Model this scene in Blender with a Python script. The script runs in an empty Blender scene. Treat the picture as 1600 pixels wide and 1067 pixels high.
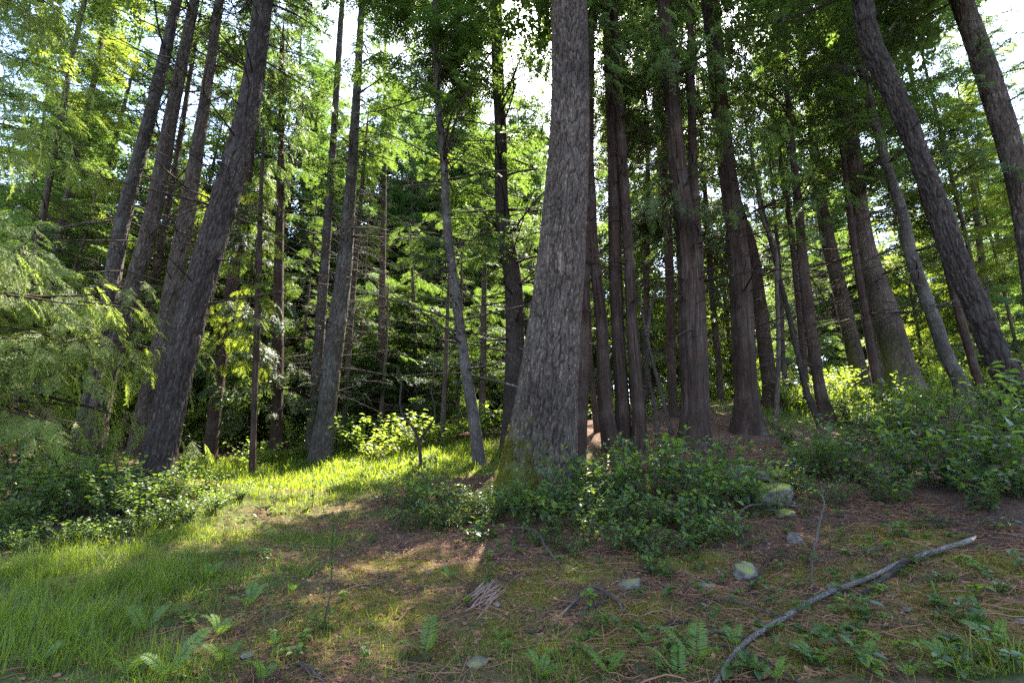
import bpy, bmesh, math, random
import numpy as np
from mathutils import Vector

# ------------------------------------------------------------------ camera, sky, sun, exposure
SC = bpy.context.scene
COL = SC.collection
F, PITCH, CAMZ = 750.0, math.radians(13.0), 1.2          # focal length in photo pixels (1600 wide)
cam_d = bpy.data.cameras.new('camera'); cam = bpy.data.objects.new('camera', cam_d); COL.objects.link(cam)
cam_d.sensor_width = 36.0; cam_d.lens = F / 1600 * 36; cam_d.clip_end = 2000; cam_d.clip_start = 0.05
cam.location = (0, 0, CAMZ); cam.rotation_euler = (math.radians(90) + PITCH, 0, 0)
SC.camera = cam
SUN_EL, SUN_AZ = math.radians(57), math.radians(16)       # in front of the camera, a little to the right
SUN = np.array([math.sin(SUN_AZ) * math.cos(SUN_EL), math.cos(SUN_AZ) * math.cos(SUN_EL), math.sin(SUN_EL)])
w = bpy.data.worlds.new('World'); SC.world = w; w.use_nodes = True
nt = w.node_tree; bg = nt.nodes['Background']
sky = nt.nodes.new('ShaderNodeTexSky'); sky.sky_type = 'NISHITA'; sky.sun_disc = False
sky.sun_elevation = SUN_EL; sky.sun_rotation = SUN_AZ; sky.air_density = 1.0; sky.dust_density = 1.4; sky.ozone_density = 1.0
nt.links.new(sky.outputs[0], bg.inputs[0]); bg.inputs[1].default_value = 0.15
sl = bpy.data.lights.new('sun', 'SUN'); sl.energy = 5.0; sl.angle = math.radians(0.5); sl.color = (1.0, 0.93, 0.80)
so = bpy.data.objects.new('sun', sl); COL.objects.link(so); so.location = (10, 30, 40)
so.rotation_mode = 'QUATERNION'; so.rotation_quaternion = Vector(SUN).to_track_quat('Z', 'Y')
SC.view_settings.view_transform = 'Standard'; SC.view_settings.look = 'None'
SC.view_settings.gamma = 1.0; SC.view_settings.exposure = 2.85
cy = SC.cycles
cy.max_bounces = 8; cy.diffuse_bounces = 4; cy.glossy_bounces = 2; cy.transmission_bounces = 6; cy.transparent_max_bounces = 4
cy.use_denoising = False; cy.sample_clamp_indirect = 6.0; cy.caustics_reflective = False; cy.caustics_refractive = False
cy.use_adaptive_sampling = True; cy.adaptive_threshold = 0.004

RNG = np.random.default_rng(11)
def U(a, b, n=None): return RNG.uniform(a, b, n)

# ------------------------------------------------------------------ photo pixel -> world
CP, SP = math.cos(PITCH), math.sin(PITCH)
def ray(px, py):
    a, b = (px - 800) / F, -(py - 533.5) / F
    return np.array([a, CP - b * SP, SP + b * CP])
def at(px, py, Y):
    """the point seen at a photo pixel, Y metres in front of the camera"""
    r = ray(px, py); return np.array([0, 0, CAMZ]) + r * (Y / r[1])
def depth(P): return P[..., 1] * CP + (P[..., 2] - CAMZ) * SP

# ------------------------------------------------------------------ noise
def _hash(ix, iy, iz, s):
    h = (ix.astype(np.int64) * 374761393 + iy.astype(np.int64) * 668265263 + iz.astype(np.int64) * 2147483647 + s * 974634241) & 0xffffffff
    h = ((h ^ (h >> 13)) * 1274126177) & 0xffffffff
    h = ((h ^ (h >> 16)) * 2246822519) & 0xffffffff
    return (h ^ (h >> 15)) / 4294967295.0
def noise3(p, s=0):
    p = np.asarray(p, float); i = np.floor(p); f = p - i; f = f * f * (3 - 2 * f); i = i.astype(np.int64)
    r = 0
    for a in (0, 1):
        for b in (0, 1):
            for c in (0, 1):
                wt = (f[..., 0] if a else 1 - f[..., 0]) * (f[..., 1] if b else 1 - f[..., 1]) * (f[..., 2] if c else 1 - f[..., 2])
                r = r + wt * _hash(i[..., 0] + a, i[..., 1] + b, i[..., 2] + c, s)
    return r
def fbm(p, o=4, s=0):
    r, a, n = 0, 0.5, 0
    for k in range(o):
        r = r + a * noise3(np.asarray(p) * 2 ** k, s + k); n += a; a *= 0.5
    return r / n
def fbm2(x, y, o=4, s=0): return fbm(np.stack([x, y, np.zeros_like(x) + 0.37], -1), o, s)

# ------------------------------------------------------------------ terrain from control points
_cp = [(800, 1067, None, 0.0)]
CTRL = [at(*c) for c in [
    (240, 757, 7.0), (135, 722, 10), (216, 712, 10.2), (503, 720, 12), (486, 694, 13.5), (749, 726, 9.5), (800, 696, 11),
    (834, 765, 7.4), (900, 745, 7.6), (955, 714, 9), (996, 700, 9.2), (1084, 697, 9), (1168, 674, 10), (1205, 633, 12.5), (1292, 662, 11),
    (1343, 602, 14.5), (1411, 612, 12.5), (1502, 612, 11), (1600, 668, 7.6), (450, 762, 10), (450, 735, 12), (560, 805, 7), (430, 800, 7.2),
    (100, 845, 5.7), (20, 860, 5.3), (230, 850, 5.6), (1200, 772, 6.2), (1500, 852, 4.6), (1450, 800, 5.3), (1250, 850, 4.9), (1590, 780, 5.6),
    (1165, 895, 4.5), (950, 850, 5.2), (700, 870, 5.2), (900, 800, 6.2), (20, 700, 10), (432, 702, 14), (640, 735, 9.5)]]
CTRL += [np.array(c) for c in [(0, 2.9, 0.0), (-3.2, 2.9, 0.0), (3.2, 2.9, 0.22), (0, 4.0, 0.06), (-2.5, 4.2, 0.06), (2.2, 3.8, 0.22), (0, 0, -.02), (-5, 0, 0), (5, 0, .3), (0, -6, 0), (-8, -6, 0), (8, -6, .3),
    (-14, 9, 1.0), (-25, 20, 1.6), (0, 22, 1.5), (-10, 24, 1.5), (14, 20, 2.9), (28, 20, 3.2), (12, 10, 2.2), (20, 12, 2.8), (0, 40, 2.2), (-30, 40, 2.2), (30, 40, 3.4), (-40, 0, .8), (40, 0, 1.6), (0, 70, 2.6), (-60, 70, 2.6), (60, 70, 3.4), (0, -40, 0)]]
CTRL = np.array(CTRL)
def _tps(r2): return 0.5 * r2 * np.log(r2 + 1e-9)
def _fit():
    x = CTRL[:, :2]; n = len(x)
    K = _tps(((x[:, None] - x[None]) ** 2).sum(-1)) + np.eye(n) * 0.25
    A = np.zeros((n + 3, n + 3)); A[:n, :n] = K; A[:n, n] = 1; A[:n, n + 1:] = x; A[n, :n] = 1; A[n + 1:, :n] = x.T
    return np.linalg.solve(A, np.concatenate([CTRL[:, 2], [0, 0, 0]]))
TW = _fit()
def H0(x, y):
    x = np.asarray(x, float); y = np.asarray(y, float)
    cx, cy_ = np.clip(x, -55, 55), np.clip(y, -30, 66)
    sh = cx.shape; q = np.stack([cx.ravel(), cy_.ravel()], -1); out = np.zeros(len(q)); n = len(CTRL)
    for s in range(0, len(q), 40000):
        c = q[s:s + 40000]
        out[s:s + 40000] = _tps(((c[:, None] - CTRL[None, :, :2]) ** 2).sum(-1)) @ TW[:n] + TW[n] + c @ TW[n + 1:]
    return out.reshape(sh)
def H(x, y):
    x = np.asarray(x, float); y = np.asarray(y, float)
    return H0(x, y) + 0.10 * (fbm2(x * 1.1, y * 1.1, 3, 5) - .5) + 0.08 * (fbm2(x * 5, y * 5, 3, 8) - .5) + .045 * (fbm2(x * 13, y * 13, 2, 9) - .5)
def ground_at(px, py):
    r = ray(px, py); t = np.linspace(1.5, 45, 3000); P = np.array([0, 0, CAMZ]) + r * t[:, None]
    d = P[:, 2] - H(P[:, 0], P[:, 1]); k = np.argmax(d < 0) if (d < 0).any() else len(t) - 1
    return np.array([P[k, 0], P[k, 1], float(H(P[k, 0], P[k, 1]))])

# ------------------------------------------------------------------ mesh helpers
class Geo:
    """collects triangles with a per-vertex tint, bark coordinate and moss amount, then links them as ONE mesh object"""
    def __init__(s): s.V, s.F, s.T, s.C, s.M, s.I, s.n = [], [], [], [], [], [], 0
    def add(s, V, Fc, tint=0.5, co=None, moss=0.0, mat=0):
        V = np.asarray(V, float).reshape(-1, 3); Fc = np.asarray(Fc).reshape(-1, 3)
        s.V.append(V); s.F.append(Fc + s.n); n = len(V)
        s.T.append(np.broadcast_to(np.asarray(tint, float), (n,)))
        s.C.append(V if co is None else np.asarray(co).reshape(-1, 3))
        s.M.append(np.broadcast_to(np.asarray(moss, float), (n,)))
        s.I.append(np.full(len(Fc), mat)); s.n += n
        return s
    def build(s, name, mats, parent=None, smooth=False):
        me = bpy.data.meshes.new(name)
        V = np.concatenate(s.V); Fc = np.concatenate(s.F)
        me.vertices.add(len(V)); me.vertices.foreach_set('co', V.astype(np.float32).ravel())
        me.loops.add(Fc.size); me.loops.foreach_set('vertex_index', Fc.astype(np.int32).ravel())
        me.polygons.add(len(Fc)); me.polygons.foreach_set('loop_start', np.arange(0, Fc.size, 3, dtype=np.int32))
        me.polygons.foreach_set('loop_total', np.full(len(Fc), 3, dtype=np.int32))
        mats = mats if isinstance(mats, (list, tuple)) else [mats]
        for m in mats: me.materials.append(m)
        if len(mats) > 1: me.polygons.foreach_set('material_index', np.concatenate(s.I).astype(np.int32))
        me.polygons.foreach_set('use_smooth', np.full(len(Fc), smooth, dtype=bool))
        a = me.attributes.new('tint', 'FLOAT', 'POINT'); a.data.foreach_set('value', np.concatenate(s.T).astype(np.float32))
        a = me.attributes.new('moss', 'FLOAT', 'POINT'); a.data.foreach_set('value', np.concatenate(s.M).astype(np.float32))
        a = me.attributes.new('bark', 'FLOAT_VECTOR', 'POINT'); a.data.foreach_set('vector', np.concatenate(s.C).astype(np.float32).ravel())
        me.update(calc_edges=True)
        o = bpy.data.objects.new(name, me); COL.objects.link(o)
        if parent is not None: o.parent = parent
        return o
def tag(o, label=None, cat=None, group=None, kind=None):
    for k, v in (('label', label), ('category', cat), ('group', group), ('kind', kind)):
        if v: o[k] = v
    return o
def thing(name, label, cat, loc=(0, 0, 0), rz=0.0, group=None):
    o = bpy.data.objects.new(name, None); COL.objects.link(o); o.empty_display_size = .1
    o.location = loc; o.rotation_euler = (0, 0, rz); return tag(o, label, cat, group)
def dup(root, loc, rz, sc=1.0, label=None, group=None):
    r = root.copy(); COL.objects.link(r); r.location = loc; r.rotation_euler = (0, 0, rz)
    r.scale = (sc, sc, sc) if not hasattr(sc, '__len__') else sc
    if label: r['label'] = label
    if group: r['group'] = group
    for ch in list(root.children):
        c = ch.copy(); COL.objects.link(c); c.parent = r
    return r
def norm(v): return v / (np.linalg.norm(v, axis=-1, keepdims=True) + 1e-9)

def tubes(P, R, sides=4):
    """P (B,n,3) centre lines, R (B,n) radii -> vertices, triangles, bark coordinates"""
    P = np.asarray(P, float); R = np.asarray(R, float); B, n, _ = P.shape
    T = norm(np.gradient(P, axis=1))
    m = norm(P[:, -1] - P[:, 0])
    ref = np.where(np.abs(m[:, 2:3]) > .8, np.array([[1., .02, .03]]), np.array([[.03, .02, 1.]]))[:, None, :]
    e1 = norm(ref - T * (ref * T).sum(-1, keepdims=True)); e2 = np.cross(T, e1)
    a = np.arange(sides) / sides * 2 * math.pi
    d = e1[:, :, None] * np.cos(a)[None, None, :, None] + e2[:, :, None] * np.sin(a)[None, None, :, None]
    V = P[:, :, None] + d * R[:, :, None, None]
    s = np.concatenate([np.zeros((B, 1)), np.cumsum(np.linalg.norm(np.diff(P, axis=1), axis=-1), 1)], 1)
    C = np.stack([np.cos(a)[None, None] * R[:, :, None], np.sin(a)[None, None] * R[:, :, None], np.broadcast_to(s[:, :, None], (B, n, sides))], -1)
    idx = np.arange(B * n * sides).reshape(B, n, sides)
    q0, q1 = idx[:, :-1], idx[:, 1:]; r0, r1 = np.roll(q0, -1, 2), np.roll(q1, -1, 2)
    Fc = np.concatenate([np.stack([q0, r0, r1], -1).reshape(-1, 3), np.stack([q0, r1, q1], -1).reshape(-1, 3)])
    caps = []
    for k in range(1, sides - 1): caps.append(np.stack([idx[:, -1, 0], idx[:, -1, k], idx[:, -1, k + 1]], -1)); caps.append(np.stack([idx[:, 0, 0], idx[:, 0, k + 1], idx[:, 0, k]], -1))
    Fc = np.concatenate([Fc] + caps)
    return V.reshape(-1, 3), Fc, C.reshape(-1, 3)
def spline(pts, n):
    """Catmull-Rom through points (k, c)"""
    pts = np.asarray(pts, float)
    if len(pts) == 2: return pts[0] + (pts[1] - pts[0]) * np.linspace(0, 1, n)[:, None]
    d = np.concatenate([[0], np.cumsum(np.linalg.norm(np.diff(pts[:, :3], axis=0), axis=1))]); u = np.linspace(0, d[-1], n)
    m = np.gradient(pts, d, axis=0); k = np.clip(np.searchsorted(d, u, 'right') - 1, 0, len(d) - 2)
    h = (d[k + 1] - d[k])[:, None]; t = ((u - d[k])[:, None]) / h
    return (2*t**3-3*t**2+1)*pts[k] + (t**3-2*t**2+t)*h*m[k] + (-2*t**3+3*t**2)*pts[k+1] + (t**3-t**2)*h*m[k+1]

# ------------------------------------------------------------------ materials
class N:
    def __init__(s, name):
        s.m = bpy.data.materials.new(name); s.m.use_nodes = True; s.t = s.m.node_tree; s.b = s.t.nodes['Principled BSDF']; s.out = s.t.nodes['Material Output']
    def n(s, typ, ins={}, **kw):
        k = s.t.nodes.new(typ)
        for a, v in kw.items(): setattr(k, a, v)
        for a, v in ins.items(): s.set(k.inputs[a], v)
        return k
    def set(s, sock, v):
        if isinstance(v, bpy.types.NodeSocket): s.t.links.new(v, sock)
        else: sock.default_value = v
    def attr(s, name, what='Fac'): return s.n('ShaderNodeAttribute', attribute_name=name).outputs[what]
    def mix(s, f, a, b, mode='MIX'):
        k = s.n('ShaderNodeMix', data_type='RGBA', blend_type=mode)
        for i, v in ((0, f), (6, a), (7, b)):
            if not isinstance(v, bpy.types.NodeSocket) and i > 0 and len(v) == 3: v = (*v, 1)
            s.set(k.inputs[i], v)
        return k.outputs[2]
    def noise(s, vec, scale, detail=4, rough=.55, dist=0.0):
        return s.n('ShaderNodeTexNoise', {'Vector': vec, 'Scale': scale, 'Detail': detail, 'Roughness': rough, 'Distortion': dist}).outputs[0]
    def ramp(s, f, stops):
        k = s.n('ShaderNodeValToRGB', {0: f}); e = k.color_ramp.elements
        while len(e) < len(stops): e.new(.5)
        for el, (p, c) in zip(e, stops): el.position = p; el.color = (*c, 1) if hasattr(c, '__len__') else (c, c, c, 1)
        return k.outputs[0]
    def math(s, op, a, b=0.0, clamp=False):
        k = s.n('ShaderNodeMath', operation=op, use_clamp=clamp); s.set(k.inputs[0], a); s.set(k.inputs[1], b); return k.outputs[0]
    def bump(s, h, strength, dist):
        s.set(s.b.inputs['Normal'], s.n('ShaderNodeBump', {'Height': h, 'Strength': strength, 'Distance': dist}).outputs[0])
    def rand(s): return s.n('ShaderNodeObjectInfo').outputs['Random']

def leaf_mat(name, dark, light, trans, tw=0.42, rough=.45, spec=.4, dead=None):
    q = N(name); t = q.attr('tint')
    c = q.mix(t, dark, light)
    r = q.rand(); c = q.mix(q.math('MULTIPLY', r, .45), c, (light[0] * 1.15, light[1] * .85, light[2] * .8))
    tc = q.mix(t, tuple(v * .7 for v in trans), trans)
    if dead:
        d = q.attr('moss'); c = q.mix(d, c, dead); tc = q.mix(d, tc, tuple(v * .7 for v in dead))
    q.set(q.b.inputs['Base Color'], c); q.set(q.b.inputs['Roughness'], rough); q.set(q.b.inputs['Specular IOR Level'], spec)
    tr = q.n('ShaderNodeBsdfTranslucent', {'Color': tc})
    mx = q.n('ShaderNodeMixShader', {0: tw, 1: q.b.outputs[0], 2: tr.outputs[0]})
    q.t.links.new(mx.outputs[0], q.out.inputs[0]); return q.m

def bark_mat(name, deep, mid, pale, sx, sz, furrow=1.0, lichen=(.26, .25, .22), lich=.14, moss=(.10, .115, .018)):
    q = N(name); co = q.attr('bark', 'Vector')
    mp = q.n('ShaderNodeMapping', {'Vector': co, 'Scale': (sx, sx, sz)}).outputs[0]
    n1 = q.noise(mp, 1.0, 3, .55, 1.3); n3 = q.noise(mp, 3.1, 5, .65); n2 = q.noise(co, 2.2, 4)
    crack = q.math('MULTIPLY', q.math('ABSOLUTE', q.math('SUBTRACT', n1, .5)), 6.5 * furrow, True)
    crack2 = q.math('MULTIPLY', q.math('ABSOLUTE', q.math('SUBTRACT', q.noise(q.n('ShaderNodeMapping', {'Vector': co, 'Scale': (sx * .7, sx * .7, sz * 2.6)}).outputs[0], 1.0, 3, .6, .8), .5)), 9.0, True)
    h = q.math('ADD', q.math('MULTIPLY', q.math('MULTIPLY', crack, q.math('ADD', q.math('MULTIPLY', crack2, .45), .55)), .62), q.math('MULTIPLY', n3, .55))
    c = q.ramp(h, [(.22, deep), (.58, mid), (.95, pale)])
    c = q.mix(q.math('MULTIPLY', q.ramp(n2, [(.48, 0.), (.68, 1.)]), lich), c, lichen)
    big = q.ramp(q.noise(co, .9, 3, .6), [(.35, .55), (.52, .95), (.68, 1.25)]); c = q.mix(1.0, c, big, 'MULTIPLY')
    r = q.rand(); c = q.mix(q.math('MULTIPLY', r, .35), c, tuple(v * .6 for v in mid))
    c = q.mix(q.math('MULTIPLY', q.attr('tint'), 2.0, True), deep, c)
    mo = q.attr('moss'); mf = q.math('MULTIPLY', q.math('SUBTRACT', q.math('ADD', mo, q.noise(co, 9, 5)), .75), 3.0, True)
    c = q.mix(mf, c, moss)
    q.set(q.b.inputs['Base Color'], c); q.b.inputs['Roughness'].default_value = .9; q.b.inputs['Specular IOR Level'].default_value = .2
    q.bump(h, 1.0, .03); return q.m

M_FIR = bark_mat('fir_bark', (.024, .016, .012), (.155, .108, .083), (.29, .22, .175), 30, 6.5)
M_FIRD = bark_mat('dark_fir_bark', (.018, .012, .010), (.075, .052, .042), (.165, .120, .094), 28, 6, lich=.1)
M_GREY = bark_mat('grey_hemlock_bark', (.034, .025, .020), (.135, .105, .088), (.26, .225, .20), 24, 6, lich=.45)
M_CEDAR = bark_mat('red_cedar_bark', (.020, .012, .009), (.100, .055, .039), (.19, .120, .092), 34, 1.3, .9, lich=.2)
M_BRANCH = bark_mat('weathered_branch', (.075, .056, .044), (.25, .205, .168), (.42, .37, .315), 45, 14, lich=.5)
M_TWIG = bark_mat('dead_wood', (.05, .036, .028), (.15, .115, .09), (.27, .23, .20), 40, 5, lich=.3)
L_HEM = leaf_mat('hemlock_foliage', (.018, .040, .018), (.056, .100, .034), (.21, .33, .045), .45, .55, .25, (.13, .07, .035))
L_FIR = leaf_mat('fir_foliage', (.015, .036, .019), (.046, .088, .034), (.17, .29, .05), .42, .55, .25, (.13, .07, .035))
L_CED = leaf_mat('cedar_foliage', (.028, .050, .017), (.084, .120, .034), (.24, .35, .065), .42, .5, .35, (.16, .09, .045))
L_CEDL = leaf_mat('sunlit_cedar_foliage', (.040, .075, .020), (.115, .170, .045), (.42, .54, .07), .48, .55, .22, (.19, .12, .06))  # lighter copy of the cedar leaf, with sunlight worked into its colour
L_SUN = leaf_mat('sunlit_foliage', (.055, .088, .015), (.115, .16, .024), (.37, .46, .045), .52, .5, .3)  # bright yellow green leaf colour stands in for backlight
L_SAL = leaf_mat('salal_leaf', (.016, .040, .016), (.060, .110, .026), (.26, .40, .03), .3, .40, .36)
L_SALN = leaf_mat('young_salal_leaf', (.05, .10, .02), (.13, .20, .035), (.40, .55, .05), .42, .48, .3)
L_GRS = leaf_mat('grass_blade', (.036, .072, .012), (.095, .15, .020), (.42, .54, .025), .45, .5, .3, (.22, .17, .07))
L_FERN = leaf_mat('fern_frond', (.045, .095, .018), (.10, .165, .030), (.30, .45, .045), .4, .5, .3)
L_DRY = leaf_mat('dry_litter', (.060, .030, .017), (.26, .150, .085), (.14, .07, .035), .15, .8, .2)
L_MOSS = leaf_mat('moss_tuft', (.065, .070, .010), (.20, .18, .018), (.26, .25, .02), .25, .8, .15)
def plain_wood(name, a, b, sx=30, sz=3):
    q = N(name); co = q.attr('bark', 'Vector'); mp = q.n('ShaderNodeMapping', {'Vector': co, 'Scale': (sx, sx, sz)}).outputs[0]
    h = q.noise(mp, 1.5, 6, .65); q.set(q.b.inputs['Base Color'], q.ramp(h, [(.3, a), (.7, b)])); q.b.inputs['Roughness'].default_value = .8
    q.bump(h, .8, .006); return q.m
M_PALEW = plain_wood('split_pale_wood', (.22, .14, .09), (.46, .33, .22))
M_SPLINT = plain_wood('rotten_splinter_wood', (.10, .055, .035), (.30, .19, .13), 60, 2)
def rock_mat():
    q = N('granite_rock'); co = q.n('ShaderNodeTexCoord').outputs['Object']
    n1, n2, n3 = q.noise(co, 7, 6, .7), q.noise(co, 45, 4, .6), q.noise(co, 3, 4)
    c = q.ramp(n1, [(.3, (.045, .035, .026)), (.55, (.115, .092, .072)), (.75, (.23, .195, .16))])
    c = q.mix(q.math('MULTIPLY', q.ramp(n2, [(.45, 0.), (.65, 1.)]), .5), c, (.10, .09, .085))
    up = q.n('ShaderNodeSeparateXYZ', {0: q.n('ShaderNodeNewGeometry').outputs['Normal']}).outputs[2]
    mo = q.attr('moss'); mf = q.math('MULTIPLY', q.math('SUBTRACT', q.math('ADD', q.math('MULTIPLY', mo, 1.0), q.math('MULTIPLY', n3, q.math('ADD', up, .15))), .47), 4.0, True)
    c = q.mix(mf, c, (.15, .155, .018))
    q.set(q.b.inputs['Base Color'], c); q.b.inputs['Roughness'].default_value = .85; q.bump(q.math('ADD', n1, q.math('MULTIPLY', n2, .3)), .9, .03); return q.m
M_ROCK = rock_mat()
def ground_mat():
    q = N('forest_floor'); co = q.n('ShaderNodeTexCoord').outputs['Object']
    n1, n2, n3 = q.noise(co, 3.2, 6, .65), q.noise(co, 26, 5, .7), q.noise(co, 110, 3, .6)
    c = q.ramp(n1, [(.30, (.045, .028, .020)), (.52, (.125, .063, .038)), (.72, (.20, .112, .066))])
    c = q.mix(q.math('MULTIPLY', q.ramp(n2, [(.40, 1.), (.58, 0.)]), .75), c, (.022, .015, .012))
    c = q.mix(q.math('MULTIPLY', q.ramp(n3, [(.52, 0.), (.70, 1.)]), .6), c, (.21, .135, .09))
    g = q.math('MULTIPLY', q.math('SUBTRACT', q.math('ADD', q.attr('tint'), q.math('MULTIPLY', n1, .5)), .45), 2.5, True)
    c = q.mix(q.math('MULTIPLY', g, .85), c, q.mix(n2, (.032, .055, .012), (.080, .105, .018)))
    m = q.math('MULTIPLY', q.math('SUBTRACT', q.math('ADD', q.attr('moss'), q.math('MULTIPLY', q.math('ADD', n1, n2), .55)), .71), 3.5, True)
    c = q.mix(m, c, q.mix(n3, (.060, .065, .012), (.155, .145, .022)))
    q.set(q.b.inputs['Base Color'], c); q.b.inputs['Roughness'].default_value = .95; q.b.inputs['Specular IOR Level'].default_value = .15
    q.bump(q.math('ADD', q.math('MULTIPLY', n2, 1.0), q.math('MULTIPLY', n3, .5)), 1.0, .03); return q.m
M_GROUND = ground_mat()

# ------------------------------------------------------------------ ground masks (where grass and moss grow), world space
def blobs(lst):
    out = []
    for px, py, rx, ry, wt in lst:
        g = ground_at(px, py); out.append((g[0], g[1], rx, ry, wt))
    return out
GRASS = blobs([(60, 990, .9, .8, 1.2), (170, 930, .8, .7, 1.1), (60, 900, .9, .5, 1.0), (260, 880, .7, .6, .9), (330, 870, .6, .5, .7), (400, 830, .7, .7, .6), (470, 800, .6, .6, .55),
    (400, 757, 1.3, .9, 1.1), (500, 750, 1.2, 1.2, 1.2), (545, 775, .7, .6, .8), (440, 740, 1.6, 1.6, 1.1), (600, 735, 1.5, 1.3, .8), (150, 1050, .8, .4, .8), (300, 960, .5, .4, .45), (430, 960, .6, .5, .35), (560, 980, .5, .4, .3),
    (900, 1055, .5, .25, .5), (1060, 1040, .4, .3, .5), (1300, 1060, .5, .2, .4), (1540, 1050, .4, .25, .6), (640, 1040, .4, .3, .45), (250, 835, .8, .6, .8), (330, 805, .6, .6, .8), (140, 868, .8, .5, .9), (520, 900, .8, .6, .26), (420, 777, .9, .6, 1.0), (360, 772, .7, .6, .9), (470, 782, .8, .5, .9), (480, 850, .7, .6, .5), (400, 900, .8, .6, .6), (620, 1000, .8, .4, .22), (760, 1040, .6, .3, .4), (520, 1040, .7, .4, .24), (560, 805, .7, .6, .5), (1280, 625, 2.2, 2., 1.0), (1380, 620, 2.0, 2.0, .8), (660, 720, 2, 2, .7)])
MOSS = blobs([(1000, 960, .35, .3, .7), (960, 1000, .3, .25, .6), (1400, 842, .5, .3, .8), (1560, 880, .4, .3, .9), (1390, 1000, .5, .35, .5), (1180, 955, .4, .3, .5), (830, 925, .3, .3, .6), (740, 790, .5, .5, .8),
    (600, 960, .6, .5, .5), (700, 900, .6, .4, .4), (1500, 960, .5, .4, .5), (1320, 960, .4, .3, .4), (1190, 748, .5, .4, .8), (480, 1000, .6, .4, .3), (620, 880, .5, .4, .4), (1080, 880, .4, .3, .5), (900, 890, .4, .3, .5), (1250, 1020, .5, .3, .5), (1340, 900, .4, .3, .6), (1450, 930, .4, .25, .6), (1570, 1000, .4, .3, .5), (770, 990, .4, .3, .5), (560, 940, .5, .4, .5), (880, 1010, .4, .3, .5), (1100, 1000, .4, .3, .5), (1240, 900, .4, .3, .5)])
def mask(lst, x, y):
    r = np.zeros_like(x)
    for bx, by, rx, ry, wt in lst: r = np.maximum(r, wt * np.exp(-(((x - bx) / rx) ** 2 + ((y - by) / ry) ** 2) * .8))
    return r
def build_ground():
    u = np.linspace(-1, 1, 460); gx = np.sinh(u * 6.0) / math.sinh(6.0) * 420
    gx = np.sign(u) * (np.abs(u) * 7 + (np.abs(u) ** 7) * 420)
    v = np.linspace(0, 1, 560); gy = -8 + 14 * v / .72 * 1.0 + np.where(v > .45, ((v - .45) / .55) ** 5 * 480, 0)
    X, Y = np.meshgrid(gx, gy); x, y = X.ravel(), Y.ravel()
    z = H(x, y) + np.where((y < 14) & (np.abs(x) < 9), .018 * (fbm2(x * 22, y * 22, 2, 31) - .5), 0)
    nx, ny = len(gx), len(gy); i = np.arange(nx * ny).reshape(ny, nx)
    q = np.stack([i[:-1, :-1], i[:-1, 1:], i[1:, 1:]], -1).reshape(-1, 3), np.stack([i[:-1, :-1], i[1:, 1:], i[1:, :-1]], -1).reshape(-1, 3)
    g = Geo(); g.add(np.stack([x, y, z], -1), np.concatenate(q), tint=np.clip(mask(GRASS, x, y), 0, 1), moss=np.clip(mask(MOSS, x, y), 0, 1))
    o = g.build('ground', M_GROUND, smooth=True); tag(o, kind='structure')
build_ground()

# ------------------------------------------------------------------ foliage sprays
def spray(npair, nleaf, lw, ll, droop, ang, seed, twigw=.010, sep=1.0):
    r = np.random.default_rng(seed); V, Fc = [], []
    def tri(a, b, c): Fc.append((len(V), len(V) + 1, len(V) + 2)); V.extend((a, b, c))
    ax = lambda t: np.array([t, .04 * math.sin(3 * t + seed), -droop * t * t])
    for k in range(3): a, b = ax(k / 3), ax((k + 1) / 3); tri(a + [0, twigw, 0], a - [0, twigw, 0], b)
    for i in range(npair):
        for sg in (-1, 1):
            t = (i + .3 + .4 * r.random()) / npair * .98; p = ax(t)
            L = (.40 * math.sin(math.pi * min(1, (.16 + .84 * t) ** .75)) + .07) * r.uniform(.75, 1.2)
            th = math.radians(ang + r.uniform(-10, 10)); d = np.array([math.cos(th), sg * math.sin(th), -.25 * r.random() - droop * t])
            d /= np.linalg.norm(d); s = np.array([-d[1], d[0], r.uniform(-.5, .5)])
            e = p + d * L; tri(p + s * twigw * .7, p - s * twigw * .7, e + np.array([0, 0, -.1 * L]))
            for j in range(nleaf):
                for s2 in (-1, 1):
                    f = (j + .5 + .5 * s2 * .5) / nleaf; b = p + d * L * f + np.array([0, 0, -.1 * L * f * f])
                    ld = d * .75 + s * s2 * .75 * sep + np.array([0, 0, r.uniform(-.35, .25)]); ld /= np.linalg.norm(ld)
                    l = ll * r.uniform(.7, 1.25) * (1 - .35 * f); sd = np.cross(ld, [0, 0, 1.]) + np.array([0, 0, r.uniform(-.5, .5)]); sd /= np.linalg.norm(sd) + 1e-6
                    m = b + ld * l * .45
                    tri(b, m + sd * lw * l, b + ld * l); tri(b, b + ld * l, m - sd * lw * l)
    return np.array(V), np.array(Fc)
SPR = {'fine': [spray(9, 5, .17, .085, d, 52, s) for s, d in enumerate((.05, .2, .35, .5))],
       'mid': [spray(7, 3, .26, .15, d, 50, 10 + s) for s, d in enumerate((.05, .2, .35, .5))],
       'coarse': [spray(5, 2, .32, .22, d, 48, 20 + s) for s, d in enumerate((.1, .3, .5))],
       'cfine': [spray(10, 6, .20, .080, d, 40, 30 + s, sep=.6) for s, d in enumerate((.2, .4, .6, .8))],
       'cmid': [spray(7, 3, .27, .15, d, 38, 40 + s, sep=.6) for s, d in enumerate((.2, .45, .7))],
       'ccoarse': [spray(5, 2, .32, .23, d, 38, 50 + s) for s, d in enumerate((.3, .6))]}
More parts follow.
